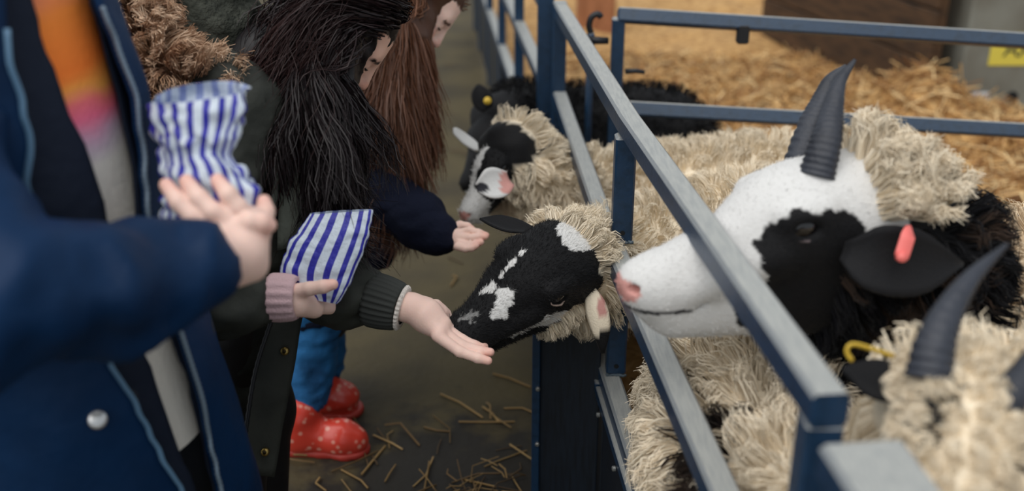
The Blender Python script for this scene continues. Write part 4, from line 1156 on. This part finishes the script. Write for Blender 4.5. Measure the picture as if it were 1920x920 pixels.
zl = spline([at(510, 600, 1.893), at(480, 695, 1.893), at(463, 800, 1.899), at(454, 884, 1.908)], 40)
zc = np.arange(40); zz = zl - FWD * .004
V, F = tube(zz, .0035 + .0012 * (zc % 2), 6); obj('front_zip', V, F, M_black, root2)
for px, py, z in ((534, 658, 1.906), (497, 847, 1.914)):
    c = at(px, py, z); V, F = tube([c + FWD * .006, c - FWD * .002, c - FWD * .004], [.0078, .0078, .006], 16); sn = obj('snap', V, F, M_brass, root2)
    V, F = tube([c - FWD * .003, c - FWD * .0048], [.0035, .0035], 12); obj('snap_stud', V, F, M_brassd, sn)
sheet([(at(545, 285, 1.93), at(585, 235, 1.93)), (at(530, 330, 1.90), at(605, 310, 1.92)), (at(522, 400, 1.89), at(610, 380, 1.92)), (at(520, 470, 1.89), at(596, 450, 1.93))], M_lapel, 'lapel', root2, 10, 14, .006, .012, 9, .006)
sheet([(at(470, 185, 1.91), at(482, 190, 1.90)), (at(492, 250, 1.88), at(506, 245, 1.88)), (at(514, 305, 1.88), at(528, 300, 1.885)), (at(508, 380, 1.88), at(520, 390, 1.89))], M_lapel, 'lapel', root2, 6, 14, .006, .004, 11, .004)
# hood lying on the shoulders, lined and fur trimmed
hd = [ell(at(395, 45, 2.02), (.085, .10, .10), k=.05), ell(at(352, 60, 1.97), (.07, .07, .075), k=.05), cone(at(330, 20, 2.05), at(450, 150, 2.02), .07, .05, .05), cone(at(470, 60, 2.12), at(455, 160, 2.02), .05, .04, .05)]
V, F = implicit([(hd, 0)], .007); V = wrinkle(V, F, .014, (13, 13, 20), 31, 3)
hood = obj('hood', V, F, M_parka_in, root2); tag(hood, 'dark fleece-lined hood')
trim = spline([at(225, -70, 1.90), at(245, 20, 1.88), at(275, 95, 1.87), at(325, 150, 1.86), at(385, 176, 1.875), at(440, 186, 1.90)], 30)
TV, TF = tube(trim, .038, 12, 1.0); TFq = np.array([f for f in TF if len(f) == 4])
FUR = [np.array(srgb(176, 134, 102)), np.array(srgb(236, 208, 180))]
fur_col = lambda p: FUR[0] + (FUR[1] - FUR[0]) * np.clip(.5 + .8 * noise(p * 40, 4), 0, 1)[:, None]
V2, F2, _ = join((TV, TFq, None))
tr = obj('fur_core', TV, TF, mat('fur_base', srgb(120, 88, 64), .9), root2)
tf_ = fleece('fur_trim', TV, TFq, 12000, .060, .0009, root2, np.ones(len(TV), bool), fur_col, clump=260, droop=.35, curl=.004, flow=vdir(.3, .9, -.2), conv=.55)
tag(tf_, 'tan fur trim on the hood')
# cuffs
rib_cuff('cuff', at(695, 560, 1.960), at(752, 576, 1.945), .049, .042, 26, M_rib, root2)
rib_cuff('cuff_trim', at(751, 576, 1.945), at(758, 578, 1.944), .041, .039, 30, M_trim, root2, .05)
cf = rib_cuff('knit_cuff', at(506, 557, 1.80), at(558, 558, 1.797), .040, .037, 15, M_pinkrib, root2, .06); tag(cf, 'pale pink knitted cuff')

# ------------------------------------------------------------------ girl behind with auburn hair
root3 = thing('person', (at(590, 600, 2.73)[0], at(590, 600, 2.73)[1], 0), 'brown-haired girl in navy coat, jeans and red boots bending behind the others', 'person', 'children feeding sheep')
hc3 = at(790, 2, 2.6); R3 = human_frame(vdir(.56, .76, .12), vdir(.80, -.58, 0)); s3 = 1.0
P = xf_prims(face_prims(), R3, s3, hc3)
P += [cone(hc3 + R3 @ V3(-.05, 0, -.16), at(650, 330, 2.70), .05, .10, .05), cone(at(650, 330, 2.70), at(590, 580, 2.73), .10, .10, .05)]
Vb3, Fb3 = implicit([(P, 0)], .006)
C3 = face_col(local(Vb3, R3, s3, hc3), np.array(srgb(70, 44, 32))); C3[np.linalg.norm(Vb3 - hc3, axis=1) > .19] = np.array(srgb(28, 30, 44))
q3 = lambda x, y, z=2.46: at(x, y, z)
palm = chain([q3(812, 438), q3(838, 442), q3(858, 446)], [.024, .024, .020], .012) + [cone(q3(840, 452), q3(866, 458), .02, .014, .012)]
fing = [([q3(858, 438), q3(880, 432, 2.455), q3(897, 436, 2.45), q3(912, 441, 2.45)], [.0110, .0095, .009, .0075]),
        ([q3(862, 446, 2.45), q3(882, 446, 2.44), q3(898, 444, 2.44), q3(910, 444, 2.44)], [.0110, .0095, .009, .0075]),
        ([q3(862, 456, 2.44), q3(880, 460, 2.43), q3(892, 458, 2.43), q3(902, 454, 2.43)], [.0105, .009, .0085, .0075]),
        ([q3(858, 462, 2.43), q3(872, 466, 2.42), q3(884, 465, 2.42), q3(893, 461, 2.42)], [.0100, .0085, .008, .007]),
        ([q3(846, 430, 2.48), q3(862, 422, 2.49), q3(876, 424, 2.49), q3(886, 430, 2.485)], [.0120, .0105, .0095, .008])]
V, F, C = join((Vb3, Fb3, C3), hand_mesh(palm, fing, .0028))
obj('body', V, F, M_skin, root3, cols=C)
eyes(R3, s3, hc3, root3)
HC3 = [srgb(82, 52, 36), srgb(104, 66, 46), srgb(60, 38, 28), srgb(120, 82, 60)]
parts = [hair_sim(4000, R3, s3, hc3, 22, .032, HC3, lambda p: (p[:, 0] < .035) & (p[:, 2] > -.04) & ~((p[:, 0] > .0) & (p[:, 2] < .055)), .3, [(at(650, 340, 2.72), at(590, 580, 2.76), .13)], .006, .02, .0014, 13, sway=(-.06, -.05, -1), endtint=srgb(140, 92, 66), release_r=.015),
         hair_sim(160, R3, s3, hc3, 16, .02, HC3, lambda p: (p[:, 0] > .02) & (p[:, 0] < .075) & (p[:, 2] > .05) & (p[:, 1] > .01), .22, (), .008, .0, .0009, 14, sway=(.12, 0, -1), endtint=srgb(150, 104, 76))]
bm = [ell(hc3 + R3 @ V3(-.03, 0, .036), (.094, .088, .092), R3, k=.03), cone(at(752, 50, 2.56), at(742, 190, 2.54), .075, .055, .05), cone(at(742, 190, 2.54), at(745, 330, 2.53), .055, .022, .05)]
V, F = implicit([(bm, 0)], .007); V = wrinkle(V, F, .012, (26, 26, 7), 93, 3)
lq = local(V, R3, s3, hc3)
fleece('hair_locks', V, F, 5000, .20, .0011, root3, (np.linalg.norm(lq, axis=1) > .118) & (lq[:, 2] < .02), lambda p: full(p, srgb(98, 63, 45)) * (.75 + .5 * rng.random((len(p), 1))), clump=60, droop=1.6, curl=.006, seg=7, conv=.45, bulge=.03, stick=.12, ruffle=.2, mat_=M_hair_dark)
parts.append((V, F, full(V, srgb(72, 46, 33))))
V, F, C = join(*parts); tag(obj('hair', V, F, M_hair_dark, root3, cols=C), 'long straight auburn hair')
ct = [cone(at(640, 340, 2.74), at(620, 420, 2.75), .12, .13, .05), cone(at(620, 420, 2.75), at(585, 590, 2.76), .13, .125, .05), cone(at(668, 325, 2.66), at(650, 300, 2.88), .08, .08, .04)]
ca = chain([at(668, 330, 2.64), at(726, 376, 2.54), at(786, 415, 2.49), at(822, 438, 2.468)], [.078, .068, .058, .046], .03)
cb_ = chain([at(660, 310, 2.86), at(660, 420, 2.78), at(700, 470, 2.70)], [.07, .06, .05], .03)
V, F = implicit([(ct, 0), (ca, .03), (cb_, .03)], .009, clip=lambda X: at(585, 600, 2.70)[2] - X[..., 2]); V = wrinkle(V, F, .010, (10, 10, 13), 41, 3)
tag(obj('coat', V, F, M_coat3, root3), 'dark navy coat')
j = chain([at(590, 560, 2.70), at(576, 680, 2.71), at(571, 790, 2.70)], [.085, .060, .056], .04) + chain([at(592, 560, 2.80), at(598, 660, 2.84), at(602, 770, 2.87)], [.085, .058, .052], .04)
V, F = implicit([(j, 0)], .008, clip=lambda X: .108 + .012 * np.sin(X[..., 0] * 60) - X[..., 2]); V = wrinkle(V, F, .008, (14, 14, 22), 51, 3); tag(obj('jeans', V, F, M_jeans, root3), 'bright blue jeans')
M_boot = mat('red_boot', srgb(226, 76, 58), .28, spec=.6)
nt = M_boot.node_tree; vo = nt.nodes.new('ShaderNodeTexVoronoi'); vo.inputs['Scale'].default_value = 46; tcn = nt.nodes.new('ShaderNodeTexCoord'); nt.links.new(tcn.outputs['Object'], vo.inputs['Vector'])
mr = nt.nodes.new('ShaderNodeMapRange'); mr.inputs['From Min'].default_value = .22; mr.inputs['From Max'].default_value = .34; mr.inputs['To Min'].default_value = .8; mr.inputs['To Max'].default_value = 0
mx = nt.nodes.new('ShaderNodeMix'); mx.data_type = 'RGBA'; mx.inputs[6].default_value = (*srgb(222, 70, 54), 1); mx.inputs[7].default_value = (*srgb(240, 170, 150), 1)
nt.links.new(vo.outputs['Distance'], mr.inputs['Value']); nt.links.new(mr.outputs[0], mx.inputs[0]); nt.links.new(mx.outputs[2], nt.nodes['Principled BSDF'].inputs['Base Color'])
M_sole = mat('dark_red_sole', srgb(178, 56, 46), .5)
def boot(ax, ay, z, toe, root):
    a = at(ax, ay, z); a[2] = 0; t = at(*toe); t[2] = 0; d = nrm(t - a); L = np.linalg.norm(t - a)
    up = V3(0, 0, 1)
    P = [cone(a + up * .10, a + up * .08, .050, .050, .03), cone(a + up * .09 - d * .015, a + up * .045, .05, .045, .03), cone(a + d * .0 + up * .045, a + d * L * .62 + up * .04, .046, .043, .03), cone(a + d * L * .62 + up * .038, a + d * (L - .035) + up * .032, .044, .034, .03)]
    V, F = implicit([(P, 0)], .006, clip=lambda X: .012 - X[..., 2]); b_ = obj('boot', V, F, M_boot, root)
    P = [cone(a - d * .02 + up * .005, a + d * L * .25 + up * .005, .044, .038, .02), cone(a + d * L * .25 + up * .005, a + d * L * .7 + up * .005, .038, .046, .02), cone(a + d * L * .7 + up * .005, a + d * (L - .036) + up * .005, .046, .036, .02)]
    V, F = implicit([(P, 0)], .006, clip=lambda X: np.maximum(.0 - X[..., 2], X[..., 2] - .018)); obj('sole', V, F, M_sole, b_)
    return b_
boot(566, 822, 2.70, (692, 836, 2.69), root3); boot(604, 775, 2.88, (668, 785, 2.88), root3)

# ------------------------------------------------------------------ person in the navy jacket, nearest
c1 = V3(-.60, 1.33, 0)
root1 = thing('person', c1, 'person in open navy waterproof jacket holding a crumpled striped bag', 'person', 'children feeding sheep')
al = math.radians(20); f1 = V3(math.cos(al), -math.sin(al), 0); l1 = V3(-f1[1], f1[0], 0)   # l1: the person's left
def torso(h, th, grow=0.0):
    """point of an elliptic trunk at height h, angle th from the front (positive to the person's left)"""
    t = np.clip((1.34 - h) / .70, 0, 1.3)
    cx = V3(-.700 + (1.333 - h) * .145, 1.33, 0)
    a = .175 + grow; b_ = .135 + grow
    a = a * np.clip((1.46 - h) / .10, .45, 1); 
    return V3(cx[0], cx[1], h) + f1 * b_ * math.cos(th) + l1 * a * math.sin(th)
def th_for(h, edge, grow, lo=-1.4, hi=1.4):
    """angle at which the trunk outline passes a photo polyline (py, px)"""
    T = np.linspace(lo, hi, 120); q = pix(np.array([torso(h, t, grow) for t in T]))
    e = q[:, 0] - np.interp(q[:, 1], [p[0] for p in edge], [p[1] for p in edge])
    i = np.where(np.diff(np.sign(e)) != 0)[0]
    return T[i[0]] if len(i) else T[np.abs(e).argmin()]
e_left = [(0, 12), (100, 22), (200, 48), (260, 62), (340, 56), (430, 78), (560, 150), (680, 212), (760, 258), (830, 290), (920, 345)]
e_right = [(0, 182), (80, 212), (200, 246), (300, 266), (400, 274), (520, 300), (620, 335), (720, 368), (830, 398), (920, 418)]
e_lin = [(0, 62), (100, 92), (200, 130), (300, 174), (400, 202), (520, 228), (610, 254), (720, 300), (825, 330), (920, 372)]
hs = np.linspace(1.40, .50, 46)
def shell(name, m, grow, e0, e1, t, wav, seed, lim=None):
    """jacket layer open at the front between e0 (wearer's right edge) and e1 (wearer's left edge)"""
    rows = []
    for h in hs:
        a0 = th_for(h, e0, grow); a1 = th_for(h, e1, grow)
        rows.append([torso(h, a, grow) for a in np.linspace(a1, a0 + 2 * math.pi, 90)])
    V = np.array(rows).reshape(-1, 3); F = grid_faces(len(hs), 90)
    N = nrm(V - V3(c1[0], c1[1], 0) * [1, 1, 0] - V * [0, 0, 1])
    V = V + N * (wav * fbm(V * np.array([9, 9, 5]), 3, seed))[:, None]
    if np.mean((vnormals(V, F) * N).sum(1)) < 0: F = F[:, ::-1]
    Vt, Ft = thicken(V, F, t)
    o = obj(name, Vt, Ft, m, root1)
    G = V.reshape(len(hs), 90, 3)
    return o, G[:, -1], G[:, 0]
jk, edgeR, edgeL = shell('jacket', M_navy, .035, e_left, e_right, .006, .007, 61)
tag(jk, 'navy blue waterproof jacket, unzipped')
ln_, _, _ = shell('jacket_lining', M_lining, .016, e_lin, [(p, x - 12) for p, x in e_right], .004, .006, 62)
# jersey underneath, orange to pink to cream
hs2 = np.linspace(1.40, .69, 70)
V = np.array([[torso(h, a, .002) for a in np.linspace(-math.pi, math.pi, 73)[:-1]] for h in hs2]).reshape(-1, 3)
TEE = [(1.40, srgb(226, 130, 100)), (1.335, srgb(238, 136, 92)), (1.31, srgb(250, 140, 52)), (1.245, srgb(250, 124, 40)), (1.222, srgb(250, 168, 74)), (1.208, srgb(244, 116, 112)), (1.185, srgb(240, 108, 140)), (1.165, srgb(206, 160, 184)), (1.145, srgb(200, 184, 194)), (1.12, srgb(222, 216, 206)), (.5, srgb(226, 220, 210))]
hh = V[:, 2] + .014 * noise(V * 20, 3)
tc_ = np.stack([np.interp(-hh, [-k for k, _ in TEE], [c[i] for _, c in TEE]) for i in range(3)], 1)
M_tee = mat('printed_jersey', (1, 1, 1), .85, attr=True, bump=(120, .2))
tee = obj('jersey', V, grid_faces(70, 72, True), M_tee, root1, cols=tc_); tag(tee, 'orange, pink and cream printed jersey')
# zips and snap
zt = edgeR + nrm(edgeR - V3(c1[0], c1[1], 0) * [1, 1, 0] - edgeR * [0, 0, 1]) * .002
V, F = tube(spline(zt[4:], 90), .0045, 8, .5); obj('zip_tape', V, F, M_tape, root1)
zr = spline(edgeL[4:] + f1 * .004, 220); V, F = tube(zr, .0028 + .0012 * (np.arange(220) % 2), 6); obj('zip_teeth', V, F, M_teeth, root1)
lw = [(680, 212), (760, 262), (840, 300), (920, 352)]
def on_trunk(px, py, grow):
    best = None
    for h in np.linspace(1.35, .5, 60):
        for t in np.linspace(-1.5, 1.2, 60):
            p = torso(h, t, grow); q = pix(p); e = (q[0] - px) ** 2 + (q[1] - py) ** 2
            if best is None or e < best[0]: best = (e, p)
    return best[1]
c = on_trunk(180, 787, .042); d = nrm(CAMP - c)
V, F = tube([c - d * .004, c + d * .004, c + d * .0065], [.0125, .0125, .009], 18); obj('snap', V, F, M_snap, root1)
# trunk, head and legs of the body
hc1 = c1 + V3(-.06, .02, 1.555); R1 = human_frame(f1 + V3(0, 0, -.35), V3(0, 0, 1) + f1 * .35); s1 = 1.03
P = xf_prims(face_prims(), R1, s1, hc1)
P += [cone(hc1 + R1 @ V3(-.05, 0, -.17), c1 + V3(-.07, .02, 1.22), .055, .10, .05), cone(c1 + V3(-.08, .02, 1.22), c1 + V3(-.03, 0, .80), .09, .08, .05)]
Vb1, Fb1 = implicit([(P, 0)], .007); C1 = face_col(local(Vb1, R1, s1, hc1), np.array(srgb(60, 40, 28)))
hz1 = lambda x, y, z=1.325: at(x, y, z)
palm = chain([hz1(380, 492, 1.29), hz1(412, 484, 1.30), hz1(446, 470, 1.315), hz1(470, 432, 1.33)], [.031, .031, .036, .026], .014) + [cone(hz1(420, 420, 1.315), hz1(462, 418, 1.325), .022, .022, .014), cone(hz1(440, 500, 1.315), hz1(474, 500, 1.325), .026, .018, .014)]
fing = [([hz1(412, 415, 1.305), hz1(362, 405, 1.295), hz1(334, 378, 1.295), hz1(312, 347, 1.305)], [.0135, .0120, .0112, .0092]),
        ([hz1(428, 408, 1.305), hz1(398, 396, 1.295), hz1(372, 370, 1.295), hz1(350, 340, 1.305)], [.0135, .0122, .0115, .0095]),
        ([hz1(462, 412, 1.315), hz1(446, 388, 1.305), hz1(428, 364, 1.300), hz1(408, 338, 1.308)], [.0135, .0120, .0112, .0092]),
        ([hz1(440, 428, 1.305), hz1(468, 414, 1.300), hz1(490, 416, 1.305), hz1(504, 422, 1.312)], [.0140, .0125, .0120, .0100]),
        ([hz1(480, 440, 1.335), hz1(494, 418, 1.34), hz1(498, 396, 1.345), hz1(495, 378, 1.35)], [.0140, .0120, .0115, .0095])]
V, F, C = join((Vb1, Fb1, C1), hand_mesh(palm, fing, .0025))
obj('body', V, F, M_skin, root1, cols=C)
eyes(R1, s1, hc1, root1)
V, F, C = hair_sim(1500, R1, s1, hc1, 22, .02, HC3, lambda p: (p[:, 0] < .05) & (p[:, 2] > -.04) & ~((p[:, 0] > .0) & (p[:, 2] < .055)), .3, [(c1 + V3(-.07, .02, 1.28), c1 + V3(0, 0, .8), .16)], .008, .0, .0015, 23)
obj('hair', V, F, M_hair_dark, root1, cols=C)
sl = chain([c1 + V3(-.07, .02, 1.27) - l1 * .15, at(-95, 470, 1.13), at(-70, 575, 1.10), at(0, 556, 1.12), at(200, 546, 1.19), at(330, 505, 1.255), at(400, 482, 1.285)], [.085, .076, .073, .068, .060, .047, .039], .04)
sl2 = chain([c1 + V3(-.12, .02, 1.27) + l1 * .13, c1 + V3(-.14, .0, 1.0) + l1 * .17, c1 + V3(-.12, .0, .78) + l1 * .17], [.085, .07, .055], .04)
cutp, cutn = at(385, 482, 1.287), nrm(at(392, 474, 1.285) - at(330, 500, 1.255))
V, F = implicit([(sl, 0)], .008, clip=lambda X: (X - cutp) @ cutn); V = wrinkle(V, F, .018, (9, 8, 6), 71, 3); V = relax(V, F, 1, .5)
obj('sleeve', V, F, M_navy, root1)
V, F = implicit([(sl2, 0)], .010); V = wrinkle(V, F, .012, (11, 11, 9), 72, 3); obj('sleeve', V, F, M_navy, root1)
tr1 = chain([c1 + V3(.02, 0, .80) + l1 * .07, c1 + V3(.03, 0, .45) + l1 * .08, c1 + V3(0, 0, .07) + l1 * .09], [.10, .07, .055], .04) + chain([c1 + V3(.02, 0, .80) - l1 * .07, c1 + V3(.03, 0, .45) - l1 * .08, c1 + V3(0, 0, .07) - l1 * .09], [.10, .07, .055], .04)
V, F = implicit([(tr1, 0)], .010); obj('trousers', V, F, M_trouser, root1)
for sd in (-1, 1):
    a = c1 + l1 * .09 * sd
    V, F = implicit([([cone(a + V3(0, 0, .05), a + f1 * .13 + V3(0, 0, .035), .05, .042, .02)], 0)], .008, clip=lambda X: .0 - X[..., 2]); obj('shoe', V, F, M_black, root1)
for sd in (-1, 1):
    a = base2 * [1, 1, 0] + V3(-.02 if sd < 0 else 0, .08 if sd > 0 else -.07, 0)
    V, F = implicit([([cone(a + V3(0, 0, .05), a + V3(.12, 0, .035), .048, .04, .02)], 0)], .008, clip=lambda X: .0 - X[..., 2]); obj('shoe', V, F, M_black, root2)

# ------------------------------------------------------------------ the two striped bags
bag('crumpled striped paper bag open at the top, gripped by the navy-jacketed person',
    [(277, 468, 192, 166, 1.375, .040, 24), (279, 463, 225, 218, 1.375, .044, 18), (288, 449, 262, 258, 1.37, .040, 8), (294, 441, 290, 288, 1.37, .030, 3), (296, 462, 315, 312, 1.37, .036, 0), (298, 478, 350, 348, 1.37, .040, 0), (300, 481, 392, 392, 1.37, .036, 0), (312, 470, 418, 418, 1.37, .018, 0)],
    19, .017, 81, at(390, 420, 1.38))
bag('flat striped paper bag held by the girl in the parka, above the pink cuff',
    [(578, 700, 400, 393, 1.825, .010, 3), (558, 695, 431, 430, 1.825, .020, 2), (536, 684, 468, 470, 1.825, .024, 0), (522, 668, 505, 512, 1.825, .024, 0), (534, 652, 538, 545, 1.822, .018, 0), (566, 634, 558, 571, 1.82, .006, 0)],
    14.5, .006, 83, at(600, 575, 1.84))
